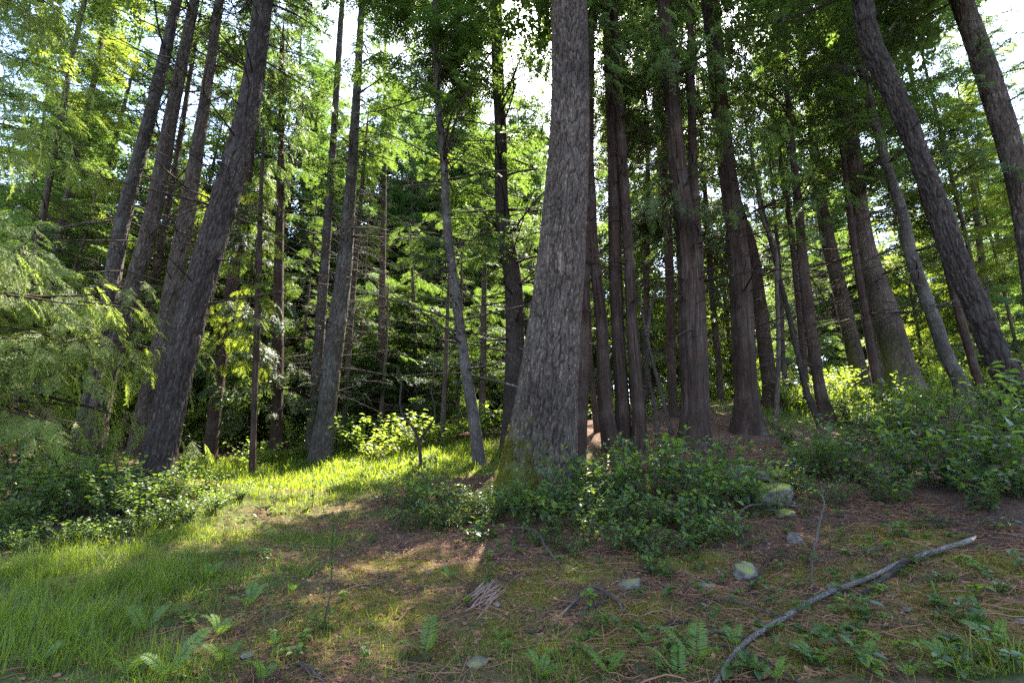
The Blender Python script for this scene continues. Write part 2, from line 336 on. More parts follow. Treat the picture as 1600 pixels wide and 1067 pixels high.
# sunlit places: no bough hangs on the line from them to the sun
GAPS = []
def gap(p, r): GAPS.append((np.asarray(p, float), r))
def in_gap(P):
    m = np.zeros(len(P), bool)
    for c, r in GAPS:
        v = P - c; s = v @ SUN; d = np.linalg.norm(v - s[:, None] * SUN, axis=1); m |= (d < r) & (s > .25)
    return m
def put(geo, tmpl, Pos, A, Nrm, Ls, tint, dead=0.0, mat=0):
    A = norm(A); Nn = norm(Nrm - A * (Nrm * A).sum(-1, keepdims=True)); Bn = np.cross(Nn, A)
    which = RNG.integers(0, len(tmpl), len(Pos)); tint = np.broadcast_to(tint, (len(Pos),)); dead = np.broadcast_to(dead, (len(Pos),))
    for k, (V, Fc) in enumerate(tmpl):
        m = np.nonzero(which == k)[0]
        if not len(m): continue
        W = Pos[m, None] + (A[m, None] * V[None, :, 0:1] + Bn[m, None] * V[None, :, 1:2] + Nn[m, None] * V[None, :, 2:3]) * Ls[m, None, None]
        n = len(V); Fi = Fc[None] + (np.arange(len(m)) * n)[:, None, None]
        geo.add(W.reshape(-1, 3), Fi.reshape(-1, 3), tint=np.repeat(tint[m], n), moss=np.repeat(dead[m], n), mat=mat)

def boughs(wood, leaf, O, az, e0, L, droop, rad, S, kind, lod, ls, hang, curl=0.0, gaps=True, leafy=1.0, t0=.22, dead=0.0, dens=None, width=1.0):
    """boughs from points O: a bent tapering limb each, with S sprays along it"""
    B = len(O); e0 = np.broadcast_to(e0, (B,)); L = np.broadcast_to(L, (B,)).astype(float); droop = np.broadcast_to(droop, (B,))
    D = np.stack([np.cos(az) * np.cos(e0), np.sin(az) * np.cos(e0), np.sin(e0)], -1); sd = np.stack([-np.sin(az), np.cos(az), 0 * az], -1)
    if gaps and leaf is not None: L = np.where(in_gap(O + D * (L * .6)[:, None]) | in_gap(O + D * L[:, None]), L * .3, L)
    wob = U(-.2, .2, B); ph = U(0, 6, B)
    def ev(t):
        t = np.broadcast_to(t, (B, t.shape[-1]))[..., None]; l = L[:, None, None]
        return O[:, None] + D[:, None] * l * t + sd[:, None] * l * (wob[:, None, None] * np.sin(3.2 * t + ph[:, None, None]) * t) + np.array([0, 0, 1.]) * l * (-droop[:, None, None] * t ** 2 + curl * t ** 3)
    n = 7; t = np.linspace(0, 1, n)[None]
    if wood is not None:
        V, Fc, C = tubes(ev(t), np.maximum(rad * L[:, None] * (1 - t * .93), .0022) * U(.7, 1.3, B)[:, None], 4)
        wood.add(V, Fc, co=C)
    if S <= 0 or leaf is None: return ev
    ts = t0 + (1 - t0) * (np.arange(S) + U(.1, .9, (B, S))) / S; ts[:, -1] = .97
    P = ev(ts); T = norm(ev(ts + .02) - P); sg = np.where((np.arange(S)[None] + RNG.integers(0, 2, (B, 1))) % 2 == 0, 1, -1)
    th = np.radians(U(30, 68, (B, S))); th[:, -1] = .1
    side = norm(np.cross(T, np.array([0, 0, 1.])))
    A = T * np.cos(th)[..., None] + side * (sg * np.sin(th))[..., None] + np.array([0, 0, -1.]) * (hang * U(.5, 1.4, (B, S)))[..., None]
    Nn = np.array([0, 0, 1.]) + U(-.45, .45, (B, S, 3)) + (D[:, None] * (.6 * hang))
    Ls = ls * U(.65, 1.25, (B, S)) * (1.05 - .35 * ts) * np.clip(L / 1.6, .5, 1.2)[:, None] * width
    keep = U(0, 1, (B, S)) < leafy
    P, A, Nn, Ls = P[keep], A[keep], Nn[keep], Ls[keep]
    if gaps and len(P):
        ok = ~in_gap(P); P, A, Nn, Ls = P[ok], A[ok], Nn[ok], Ls[ok]
    if not len(P): return ev
    tb = np.clip(.45 + .5 * (fbm(P * .8, 2, 3) - .5) * 2 + U(-.25, .25, len(P)), 0, 1)
    put(leaf, SPR[{'c': 'c', 'h': ''}[kind] + lod], P, A, Nn, Ls, tb, dead)
    return ev
def twiglets(wood, ev, B, k, L, rad=.0035):
    """fine dead side twigs on bare limbs"""
    t = U(.2, .98, (B, k)); P = ev(t).reshape(-1, 3); T = norm(ev(t + .02).reshape(-1, 3) - P); n = len(P)
    d = norm(T * U(.2, .9, n)[:, None] + U(-1, 1, (n, 3)) * np.array([.9, .9, .6])); l = L * U(.3, 1.2, n)
    Q = P[:, None] + d[:, None] * (l[:, None] * np.array([0, .5, 1.]))[..., None] + U(-.04, .04, (n, 3, 3)) * np.array([0, 1, 1.])[:, None] + np.array([0, 0, -.12]) * (l[:, None] * np.array([0, .25, 1.]))[..., None]
    V, Fc, C = tubes(Q, np.array([rad, rad * .7, rad * .3]) * U(.7, 1.3, n)[:, None], 3); wood.add(V, Fc, co=C)

# ------------------------------------------------------------------ trunks
def trunk_geo(C, R, sides, rough, flare=0.0, seed=0, mossy=0.0, roots=None, mosstop=1.2, furrow='fir'):
    """C (n,3) centre line relative to the base, R (n) radii; bark relief is modelled, not only shaded"""
    n = len(C); T = norm(np.gradient(C, axis=0)); ref = np.array([1., .02, 0]); e1 = norm(ref - T * (T @ ref)[:, None]); e2 = np.cross(T, e1)
    a = np.arange(sides) / sides * 2 * math.pi
    s = np.concatenate([[0], np.cumsum(np.linalg.norm(np.diff(C, axis=0), axis=1))])
    ca, sa = np.cos(a), np.sin(a); zz = s[:, None] + 0 * a
    co = np.stack([ca * R[:, None], sa * R[:, None], zz], -1)
    if furrow == 'fir': 
        wv = (fbm(co * np.array([6, 6, 5.]) + seed, 2, seed + 5) - .5)[..., None] * np.array([.9, .9, .5]); q_ = co * np.array([21, 21, 4.2]) + seed * 7 + wv
        cr = np.minimum(np.abs(fbm(q_, 2, seed) - .5) * 8.5, 1.); cr2 = np.minimum(np.abs(fbm(co * np.array([17, 17, 11.]) + seed * 3 + wv, 2, seed + 7) - .5) * 10, 1.)
        cr2 = .35 + .65 * cr2; d = cr * (.62 + .38 * cr2) * 1.3 - .75 + .5 * (fbm(co * np.array([34, 34, 16]), 2, seed + 3) - .5)
    else: d = (fbm(co * np.array([30, 30, .9]) + (fbm(co * np.array([3, 3, 1.5]), 2, 3)[..., None] - .5) * 1.6 + seed * 7, 3, seed) - .5) * 2.2 + (noise3(co * np.array([45, 45, 5.]) + seed, seed) - .5) * .5; cr = np.clip(.5 + d, 0, 1)
    low = (noise3(co * np.array([1.2 / max(R[0], .05) * .35] * 2 + [.6]) + seed, seed + 9) - .5) * .10
    rr = R[:, None] * (1 + low) + rough * np.clip(d, -.8, 1); tint = np.clip(.12 + cr * .6, 0, .5) if sides >= 56 else np.full_like(d, .5)
    if flare: rr = rr * (1 + flare * np.exp(-s / .35)[:, None] * (.55 + .45 * np.cos(a * 5 + seed)[None]))
    if roots:
        for ang, amt, hh in roots: rr = rr + amt * np.exp(-s / hh)[:, None] * np.exp(-(((a - ang + math.pi) % (2 * math.pi) - math.pi) / .42) ** 2)[None]
    V = C[:, None] + (e1[:, None] * ca[None, :, None] + e2[:, None] * sa[None, :, None]) * rr[..., None]
    idx = np.arange(n * sides).reshape(n, sides); q0, q1 = idx[:-1], idx[1:]; r0, r1 = np.roll(q0, -1, 1), np.roll(q1, -1, 1)
    Fc = np.concatenate([np.stack([q0, r0, r1], -1).reshape(-1, 3), np.stack([q0, r1, q1], -1).reshape(-1, 3)])
    moss = np.clip(mossy * np.exp(-s / mosstop)[:, None] * (.55 + .45 * np.cos(a - math.pi * .95))[None], 0, 1)
    return V.reshape(-1, 3), Fc, co.reshape(-1, 3), moss.ravel(), tint.ravel()
def place_trunk(Y, pts, height, bury=.25):
    """trunk centre line and radii from (px, py, width px) marks; carried on to its full height above the frame"""
    P, R = [], []
    for px, py, wd in pts:
        p = at(px, py, Y); P.append(p); R.append(wd / 2 * depth(p) / F / math.sqrt(1 + ((px - 800) / F) ** 2))
    P, R = np.array(P), np.array(R)
    base = P[0].copy(); gz = float(H(base[0], base[1]))
    P[0, 2] = gz if abs(gz - P[0, 2]) < .6 else P[0, 2]
    base = np.array([P[0, 0], P[0, 1], gz])
    low = P[0] + (P[0] - P[1]) / max(np.linalg.norm(P[0] - P[1]), .01) * bury; low[2] = min(low[2], gz - bury)
    P = np.vstack([low, P]); R = np.concatenate([[R[0] * 1.05], R])
    top = P[-1].copy(); d = norm(P[-1] - P[-2]); d = norm(d * np.array([.6, .6, 1.])); H_ = gz + height
    if H_ > top[2] + .5:
        k = max(2, int((H_ - top[2]) / 2.5)); f = np.arange(1, k + 1) / k
        P = np.vstack([P, top + d * ((H_ - top[2]) / d[2] * f)[:, None]]); R = np.concatenate([R, R[-1] * (1 - f * .88)])
    return base, P, R

def tree(name, label, cat, kind, Y, pts, height=21, crown=None, dead=None, mat=None, sides=20, rough=.008, flare=.30, mossy=.3, roots=None, group=None, leafm=None, extra=None, step=.12, lod=None, seed=None, mosstop=1.2):
    base, P, R = place_trunk(Y, pts, height)
    root = thing(name, label, cat, base, 0, group)
    seed = seed if seed is not None else int(abs(pts[0][0])) % 97
    PR = np.concatenate([P - base, R[:, None]], 1); Ltot = np.linalg.norm(np.diff(P, axis=0), axis=1).sum()
    S = spline(PR, max(12, int(Ltot / step))); C, Rr = S[:, :3], np.maximum(S[:, 3], .006)
    g = Geo(); V, Fc, co, mo, ti = trunk_geo(C, Rr, sides, rough, flare, seed, mossy, roots, mosstop, 'cedar' if kind == 'c' else 'fir'); g.add(V, Fc, co=co, moss=mo, tint=ti); bark_v = (V + base, mo)
    leaf = Geo()
    Cw = C + base
    def on(z):   # point on the trunk at a height above the base
        return np.stack([np.interp(z, C[:, 2], Cw[:, k]) for k in range(3)], -1), np.interp(z, C[:, 2], Rr)
    lodd = lod or ('fine' if Y < 7.6 else 'mid' if Y < 15 else 'coarse')
    GAPW = leaf
    if dead:
        nb, z0, z1, L, dr = dead[:5]; nb = int(nb * 1.9); L *= 1.3
        z = U(z0, z1, nb); O, r = on(z); az = U(0, 2 * math.pi, nb)
        ev = boughs(g, None, O, az, U(-.25, .35, nb), L * U(.35, 1.25, nb), U(0, dr, nb), .0105, 0, kind, lodd, 0, 0, curl=.06)
        twiglets(g, ev, nb, 6, .42, .0042)
    if height > 14.5 and Y < 14: crown = list(crown or []) + [(min(Y * 1.22 + 3.0 - base[2], height - 3.5), height, 26 if base[0] > 2.6 else 36 if base[0] > .3 else 32 if base[0] > -3.5 else 20, 2.6, 1.2, 8, .72, dict(lod='mid' if Y > 8.5 else 'coarse', twigs=0, n=1.0))]  # extra upper crown added to shade the floor, mostly above the frame
    for c in (crown or []):
        z0, z1, nb, L0, L1, S, ls = c[:7]; o = dict(c[7]) if len(c) > 7 else {}; nb = int(nb * o.get('n', 1.0)); S = int(S * 1.1); ls = ls * 1.0; L0, L1 = L0 * 1.1, L1 * 1.1
        azr = o.get('az'); hang = o.get('hang', .15 if kind == 'h' else .55); dr = o.get('droop', .25 if kind == 'h' else .45)
        f = (np.arange(nb) + U(0, 1, nb)) / nb; z = z0 + (z1 - z0) * f; O, r = on(z)
        az = U(0, 2 * math.pi, nb) if azr is None else np.radians(U(azr[0], azr[1], nb))
        L = (L0 + (L1 - L0) * f) * U(.6, 1.2, nb)
        ev = boughs(g, leaf, O, az, U(-.15, .3, nb) + o.get('e', 0), L, dr * U(.5, 1.3, nb), .0095, S, kind, o.get('lod', lodd), ls, hang, curl=o.get('curl', .12 if kind == 'h' else .2), leafy=o.get('leafy', .9), dead=o.get('dead', 0.0), t0=o.get('t0', .22), gaps=o.get('gaps', True))
        if o.get('twigs', 1) and z0 < 15: twiglets(g, ev, nb, 3, .3, .003)
    # geometry was made in world space for the boughs: bring it to the base
    for q in (g, leaf):
        for i in range(1 if q is g else 0, len(q.V)): q.V[i] = q.V[i] - base
    if mossy >= 1:
        mv, mm = bark_v; ok = np.nonzero((mm > .30) & (mv[:, 2] - base[2] < 1.3))[0]; n = min(24000, len(ok) * 6); i = RNG.choice(ok, n); i = i[(fbm(mv[i] * 7, 2, 41) + mm[i] * .35 > .62)]; n = len(i)
        b_ = mv[i] - base + U(-.012, .012, (n, 3)); out = norm(mv[i] - base - np.array([.1, .3, .4]) + U(-.4, .4, (n, 3))); sd_ = norm(np.cross(out, U(-1, 1, (n, 3)))); l_ = U(.012, .040, n)[:, None]
        Geo().add(np.stack([b_ - sd_ * .005, b_ + sd_ * .005, b_ + out * l_], 1).reshape(-1, 3), np.arange(n * 3).reshape(-1, 3), tint=np.repeat(U(0, 1, n), 3)).build('moss_cover', L_MOSS, root)
    g.build('trunk', mat or (M_CEDAR if kind == 'c' else M_FIR), root, smooth=True)
    if leaf.n: leaf.build('crown', leafm or (L_CED if kind == 'c' else L_HEM), root)
    return root

# ------------------------------------------------------------------ the trees of the photograph
gap(ground_at(400, 757), 1.45); gap(ground_at(480, 755), 1.3); gap(ground_at(560, 738), 1.2); gap(ground_at(620, 730), .9); gap(ground_at(430, 772), .8); gap(ground_at(360, 758), .9); gap(at(70, 480, 6.5), 1.0); gap(at(140, 560, 6.8), 1.0); gap(at(20, 400, 6.5), .95); gap(at(60, 600, 6.6), .8); gap(at(380, 460, 12), 1.0); gap(at(430, 560, 13), 1.0)
gap(at(450, 290, 9), .9); gap(at(470, 480, 10), .9); gap(at(735, 775, 7.2), .22); gap(ground_at(1300, 625), 1.6); gap(at(190, 400, 10), .6); gap(at(545, 480, 12), .6); gap(at(555, 330, 12), .5); gap(at(525, 600, 12), .5); gap(at(650, 700, 10), .6); gap(ground_at(1190, 745), .25)
gap(at(60, 740, 6.5), .4); gap(at(290, 730, 7.3), .5)

TOP = dict(lod='coarse', twigs=0, n=1.8)
UP = dict(n=1.25)       # crowns above the frame: they only shade the floor
# the great fir
tree('old_fir', 'massive old fir with deeply furrowed grey bark and a flared mossy root', 'tree', 'h', 7.5,
     [(846, 768, 112), (848, 700, 100), (853, 640, 92), (864, 529, 80), (876, 411, 72), (884, 304, 66), (890, 200, 60), (891, 135, 56), (889, 0, 51)], 24,
     crown=[(9.6, 24, 34, 3.2, 1.2, 9, .75, TOP)], dead=(10, 5, 9.6, .5, .3), sides=230, rough=.034, flare=.10, mossy=1.0, step=.026,
     roots=[(math.pi * 1.0, .20, .50), (math.pi * 1.25, .15, .40), (math.pi * 1.62, .14, .40), (math.pi * 1.95, .08, .35)], seed=4, mosstop=.9)
# left group of leaning bare trunks
tree('leaning_fir', 'thick dark fir leaning right, nearest of the bare trunks beside the sunny glade', 'tree', 'h', 7.0,
     [(240, 757, 60), (254, 690, 54), (275, 590, 52), (294, 512, 50), (337, 360, 45), (366, 260, 40), (388, 169, 34), (412, 0, 27)], 20,
     crown=[(9.4, 20, 26, 2.4, 1.0, 8, .7, TOP)], dead=(34, 2.2, 9, 1.3, .25), sides=130, rough=.020, mat=M_FIRD, step=.03, mossy=.35)
tree('bare_fir', 'tall grey fir furthest left of the three sunlit leaning trunks, half hidden by cedar fronds', 'tree', 'h', 10.4,
     [(113, 714, 30), (135, 650, 30), (160, 535, 28), (189, 360, 26), (235, 180, 20), (277, 0, 15)], 20,
     crown=[(13, 20, 26, 2.2, 1.0, 8, .6, dict(lod='mid', twigs=0))], dead=(40, 2.5, 13, 1.7, .3), sides=72, step=.05, rough=.014, mat=M_GREY, group='leaning fir trunks on the left')
tree('bare_fir', 'middle one of the three sunlit leaning trunks, its foot before the grey one', 'tree', 'h', 10.0,
     [(145, 722, 40), (160, 620, 34), (182, 535, 32), (233, 360, 28), (270, 170, 21), (304, 0, 15)], 20,
     crown=[(13, 20, 26, 2.2, 1.0, 8, .6, dict(lod='mid', twigs=0))], dead=(44, 2.5, 13, 1.7, .3), sides=72, step=.05, rough=.014, group='leaning fir trunks on the left')
tree('bare_fir', 'right one of the three sunlit leaning fir trunks, just behind the thick dark leaning fir', 'tree', 'h', 10.0,
     [(214, 714, 36), (228, 640, 32), (250, 549, 30), (287, 360, 27), (321, 152, 17), (343, 0, 14)], 20,
     crown=[(13, 20, 26, 2.2, 1.0, 8, .6, dict(lod='mid', twigs=0))], dead=(44, 2.2, 13, 1.7, .3), sides=72, step=.05, rough=.014, group='leaning fir trunks on the left')
tree('thin_cedar', 'slim reddish trunk standing in the shade between the leaning firs', 'tree', 'c', 13.0,
     [(189, 706, 16), (215, 570, 15), (240, 444, 13), (268, 295, 10), (300, 100, 7)], 16, crown=[(8, 16, 30, 1.2, .5, 6, .55, UP)], dead=(24, 2, 9, 1.2, .3), sides=16)
tree('left_cedar', 'big cedar at the left edge whose low sunlit fronds sweep into view', 'tree', 'c', 6.9,
     [(-120, 740, 70), (-100, 400, 55), (-60, 0, 40)], 17,
     crown=[(1.0, 3.5, 40, 2.9, 2.7, 15, .48, dict(az=(-60, 60), leafy=.9, lod='fine', hang=.6, droop=.38, gaps=False)), (3.4, 9.5, 48, 2.2, 1.7, 11, .52, dict(az=(-70, 70), lod='fine', hang=.55)),
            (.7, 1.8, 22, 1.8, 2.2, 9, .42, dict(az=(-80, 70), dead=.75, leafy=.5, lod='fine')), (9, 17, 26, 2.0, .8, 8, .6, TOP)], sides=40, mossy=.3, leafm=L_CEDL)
tree('slim_hemlock', 'slim dark hemlock rising through the foliage near the upper left corner', 'tree', 'h', 11.0,
     [(15, 712, 17), (45, 450, 15), (67, 337, 12), (98, 169, 10), (118, 64, 9), (133, 0, 7)], 16, crown=[(3.4, 16, 78, 2.1, .8, 10, .58)], sides=14, dead=(20, 2.5, 9, 1.3, .3))
tree('slim_hemlock', 'slim grey hemlock left of the three leaning trunks, its crown glowing green in the sun', 'tree', 'h', 12.5,
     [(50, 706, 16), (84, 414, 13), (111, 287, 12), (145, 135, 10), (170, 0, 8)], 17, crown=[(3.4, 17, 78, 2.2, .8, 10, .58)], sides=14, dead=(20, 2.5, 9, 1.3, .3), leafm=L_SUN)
tree('dead_pole', 'very thin dark dead stem left of the leaning trunks', 'tree', 'h', 11.5,
     [(70, 700, 8), (105, 458, 6), (137, 358, 5), (158, 263, 4)], 6.2, dead=(24, 1.5, 6, .5, .3), sides=8, rough=.002, step=.2)
# cedars behind the glade
CW = dict(lod='mid', hang=.6)
tree('drooping_cedar', 'reddish cedar trunk behind the dark leaning fir, hung with grey green fronds', 'tree', 'c', 12.0,
     [(327, 722, 24), (337, 630, 22), (365, 427, 18), (381, 324, 15), (402, 152, 10), (412, 50, 8)], 15,
     crown=[(2.2, 15, 80, 1.9, .7, 11, .55, CW)], sides=24, rough=.006)
tree('drooping_cedar', 'dense cedar at the back of the glade with fronds hanging nearly to the ground', 'tree', 'c', 13.2,
     [(432, 706, 22), (433, 600, 20), (436, 400, 15), (440, 200, 10), (442, 60, 7)], 14,
     crown=[(.9, 14, 110, 1.9, .6, 11, .55, CW)], sides=24, rough=.006)
tree('drooping_cedar', 'small cedar with bright sunlit sprays reaching over the glade', 'tree', 'c', 10.8,
     [(398, 708, 12), (402, 500, 10), (408, 300, 7), (412, 200, 4)], 7.4,
     crown=[(2.4, 7.2, 40, 1.3, .5, 10, .42, dict(lod='mid', hang=.4))], sides=14, rough=.004, leafm=L_SUN)
# the pair in the middle left
tree('thin_fir', 'thinner grey trunk of the close pair at the far end of the glade', 'tree', 'h', 13.2,
     [(486, 696, 19), (498, 540, 17), (510, 377, 15), (521, 220, 11), (535, 0, 8)], 19, crown=[(7.5, 19, 40, 1.6, .7, 9, .55, UP)], dead=(40, 2, 8, 1.3, .3), sides=24, mat=M_GREY)
tree('sunlit_fir', 'sunlit straight fir with stubby dead twigs at the far end of the glade', 'tree', 'h', 12.0,
     [(500, 722, 40), (507, 670, 33), (522, 540, 29), (537, 427, 26), (546, 320, 19), (557, 152, 13), (566, 0, 9)], 20, crown=[(8.5, 14.5, 26, 2.4, 2.0, 10, .5, dict(az=(-70, 100), leafy=.6, gaps=False)), (7.2, 20, 46, 1.8, .8, 9, .55, UP)], dead=(70, 1.5, 9, 1.2, .3), sides=72, step=.05, rough=.014, mat=M_GREY)
tree('thin_fir', 'very slim stem just right of the sunlit straight fir', 'tree', 'h', 13.5,
     [(535, 694, 10), (543, 580, 9), (554, 427, 8), (560, 358, 7), (571, 230, 5)], 11, crown=[(6.5, 11, 22, 1.2, .5, 8, .45)], dead=(36, 1.5, 7, 1.0, .3), sides=12, rough=.003)
tree('grey_hemlock', 'slender pale grey trunk left of the great fir, curved at the foot', 'tree', 'h', 9.6,
     [(749, 730, 21), (741, 660, 18), (732, 603, 17), (712, 461, 15), (699, 358, 13.5), (695, 270, 12), (685, 169, 10), (680, 0, 7)], 16,
     crown=[(3.9, 4.8, 12, 1.5, 1.5, 11, .48, dict(lod='fine', hang=.3, az=(-60, 240))), (6.0, 9.0, 14, 1.7, 1.7, 9, .5, dict(leafy=.55)), (8.5, 13.5, 26, 2.6, 2.0, 10, .5, dict(az=(70, 230), leafy=.8)), (8.8, 16, 34, 1.9, .8, 9, .6, UP)], dead=(46, 1.6, 10, 1.8, .25), sides=28, mat=M_GREY, rough=.006)
tree('dark_hemlock', 'dark straight trunk just left of the great fir with bare horizontal branches', 'tree', 'h', 10.6,
     [(797, 705, 31), (803, 596, 29), (800, 427, 27), (788, 358, 22), (782, 200, 19), (778, 110, 18), (775, 0, 17)], 20,
     crown=[(4.0, 6.5, 16, 1.6, 1.6, 10, .5, dict(leafy=.7)), (9, 14, 24, 2.6, 2.2, 10, .52, dict(az=(120, 250), leafy=.85)), (7, 20, 44, 2.3, .9, 10, .62, UP)], dead=(50, 2, 10, 1.9, .25), sides=36, mat=M_FIRD, rough=.01)
# cedar cluster right of the great fir
tree('cedar_trunk', 'dark cedar trunk half hidden behind the right side of the great fir', 'tree', 'c', 9.0,
     [(902, 706, 26), (908, 596, 24), (912, 440, 20), (918, 330, 17), (922, 180, 12), (925, 0, 9)], 17, crown=[(7, 17, 36, 1.5, .6, 9, .55, UP)], dead=(16, 3, 8, 1., .3), sides=30)
tree('thin_cedar', 'thin reddish stem between the great fir and the cedar clump', 'tree', 'c', 11.5,
     [(934, 700, 11), (925, 596, 9), (918, 461, 8), (914, 300, 7)], 12, crown=[(6, 12, 26, 1.2, .5, 8, .5)], dead=(14, 2, 7, .8, .3), sides=12)
tree('cedar_trunk', 'left stem of the reddish cedar clump behind the great fir, leaning left', 'tree', 'c', 9.0,
     [(957, 716, 30), (947, 640, 24), (939, 495, 19), (927, 394, 17), (922, 300, 17), (915, 150, 12)], 17, crown=[(7.5, 17, 36, 1.5, .6, 9, .55, UP)], dead=(20, 2, 8, 1., .3), sides=72, rough=.010, step=.06, group='clump of cedars right of the great fir')
tree('cedar_trunk', 'tall middle stem of the reddish cedar clump behind the great fir', 'tree', 'c', 9.1,
     [(975, 708, 27), (972, 630, 23), (966, 529, 21), (961, 394, 21), (960, 270, 20), (955, 135, 20), (948, 0, 16)], 20, crown=[(6.5, 20, 40, 1.8, .7, 9, .55, UP)], dead=(26, 3, 9, 1.2, .3), sides=72, rough=.010, step=.06, group='clump of cedars right of the great fir')
tree('cedar_trunk', 'right stem of the reddish cedar clump behind the great fir', 'tree', 'c', 8.9,
     [(1000, 702, 28), (998, 650, 22), (989, 529, 19), (982, 394, 16), (974, 270, 15), (966, 120, 11)], 18, crown=[(7, 18, 36, 1.5, .6, 9, .55, UP)], dead=(24, 2, 8, 1.1, .3), sides=72, rough=.010, step=.06, group='clump of cedars right of the great fir')
def stem(label, Y, pts, h, cat='sapling', name='bent_sapling', dead=(10, .6, 2.2, .5, .3), crown=None, mat=None, leafm=None):
    return tree(name, label, cat, 'h', Y, pts, h, crown=crown, dead=dead, sides=8, rough=.002, mat=mat or M_TWIG, step=.08, leafm=leafm, flare=.05)
stem('bent dark sapling bowing beside the cedar clump', 9.6, [(1027, 672, 9), (1022, 630, 8), (1011, 579, 8), (1012, 520, 7), (1020, 470, 5), (1030, 440, 4)], 3.0)
stem('thin straight sapling leaning left beside the thick dark cedar', 9.4, [(1052, 690, 8), (1040, 640, 7), (1020, 565, 6), (1005, 500, 4), (998, 460, 3)], 2.9)
tree('thick_cedar', 'thick dark cedar trunk right of the clump with shaggy bark', 'tree', 'c', 8.9,
     [(1084, 700, 54), (1084, 672, 46), (1080, 529, 42), (1076, 394, 36), (1062, 290, 29), (1056, 236, 27), (1046, 101, 22), (1036, 0, 18)], 20,
     crown=[(4.0, 6.0, 14, 1.3, 1.3, 9, .45, dict(leafy=.6, hang=.5)), (6.5, 20, 44, 2.0, .8, 9, .58, UP)], dead=(36, 2, 9, 1.4, .3), sides=60, rough=.012, step=.06)
tree('thin_cedar', 'slim stem left of the thick dark cedar', 'tree', 'c', 12.5,
     [(1056, 690, 16), (1050, 596, 15), (1046, 427, 14), (1040, 304, 13), (1026, 169, 10), (1018, 0, 7)], 17, crown=[(6, 17, 40, 1.5, .6, 9, .55, UP)], dead=(20, 3, 9, 1.1, .3), sides=20)
tree('thin_cedar', 'slim stem rising along the right side of the thick dark cedar', 'tree', 'c', 9.3,
     [(1101, 690, 22), (1096, 529, 19), (1090, 394, 17), (1085, 304, 15), (1080, 135, 12), (1078, 0, 9)], 17, crown=[(6.5, 17, 36, 1.5, .6, 9, .55, UP)], dead=(26, 3, 9, 1.2, .3), sides=24)
tree('stout_cedar', 'stout reddish cedar on the bare bank with light soil at its foot', 'tree', 'c', 10.0,
     [(1170, 676, 58), (1168, 647, 46), (1161, 529, 39), (1153, 394, 34), (1141, 304, 29), (1124, 169, 28), (1114, 50, 27), (1108, 0, 26)], 21,
     crown=[(4.2, 6.5, 16, 1.6, 1.6, 9, .48, dict(leafy=.6, hang=.5)), (7.5, 21, 46, 2.2, .9, 9, .6, UP)], dead=(44, 2, 10, 1.6, .3), sides=60, rough=.012, step=.06)
tree('cedar_trunk', 'cedar trunk showing just behind the right side of the stout cedar', 'tree', 'c', 12.5,
     [(1207, 635, 34), (1205, 613, 28), (1198, 562, 25), (1185, 461, 21), (1172, 380, 18), (1158, 337, 15), (1135, 200, 12), (1110, 0, 8)], 19, crown=[(7, 19, 40, 1.8, .7, 9, .55, UP)], dead=(24, 2, 9, 1.2, .3), sides=36)
tree('thin_pole', 'thin dark pole right of the stout cedar', 'tree', 'h', 10.2,
     [(1213, 682, 9), (1216, 580, 8), (1214, 461, 7), (1205, 370, 6), (1198, 358, 6), (1181, 280, 5)], 9, crown=[(5.5, 9, 22, 1.0, .5, 7, .45)], dead=(22, 1.2, 6, .8, .3), sides=10, rough=.003)
tree('thin_pole', 'pale thin pole in the sunny distance right of the stout cedar', 'tree', 'h', 14.0,
     [(1229, 618, 11), (1225, 579, 9), (1220, 461, 8), (1212, 350, 6)], 11, crown=[(6, 11, 26, 1.2, .5, 8, .5)], dead=(16, 1.2, 6, .8, .3), sides=10, rough=.003, mat=M_GREY)
tree('leaning_pole', 'slim pole leaning left, joined at the foot with the dark reddish trunk on the bank', 'tree', 'h', 10.8,
     [(1282, 662, 13), (1262, 616, 10), (1248, 560, 9), (1235, 502, 9), (1212, 410, 7), (1195, 340, 5)], 7, crown=[(4.6, 7, 12, 1.0, .6, 8, .45)], dead=(16, 1.2, 5, .8, .3), sides=12, rough=.004, mat=M_FIRD)
tree('cedar_trunk', 'dark reddish trunk at the end of the bare bank, flared at the foot', 'tree', 'c', 10.8,
     [(1294, 664, 34), (1286, 630, 24), (1269, 529, 20), (1256, 427, 18), (1249, 337, 14), (1242, 270, 12), (1232, 169, 8), (1222, 0, 6)], 16,
     crown=[(4.6, 8, 20, 1.4, 1.4, 9, .5, dict(leafy=.7)), (8, 16, 40, 1.9, .7, 10, .58, UP)], dead=(36, 2, 9, 1.5, .3), sides=32, leafm=L_HEM, rough=.008)
tree('thin_cedar', 'thin dark stem close left of the dark reddish trunk on the bank', 'tree', 'c', 12.5,
     [(1262, 640, 12), (1250, 500, 11), (1235, 354, 9), (1222, 270, 8), (1208, 150, 6)], 12, crown=[(5, 12, 34, 1.5, .6, 9, .5)], dead=(20, 2, 7, 1.2, .3), sides=12, leafm=L_HEM)
tree('ivy_hemlock', 'hazy green mottled trunk in the second row on the right slope', 'tree', 'h', 14.4,
     [(1347, 604, 32), (1330, 529, 26), (1310, 444, 24), (1289, 354, 22), (1279, 287, 16), (1262, 150, 12)], 19, crown=[(6.5, 19, 60, 2.4, .8, 10, .6, UP)], dead=(30, 2, 9, 1.6, .3), sides=24, mat=M_FIR, mossy=.6, mosstop=4)
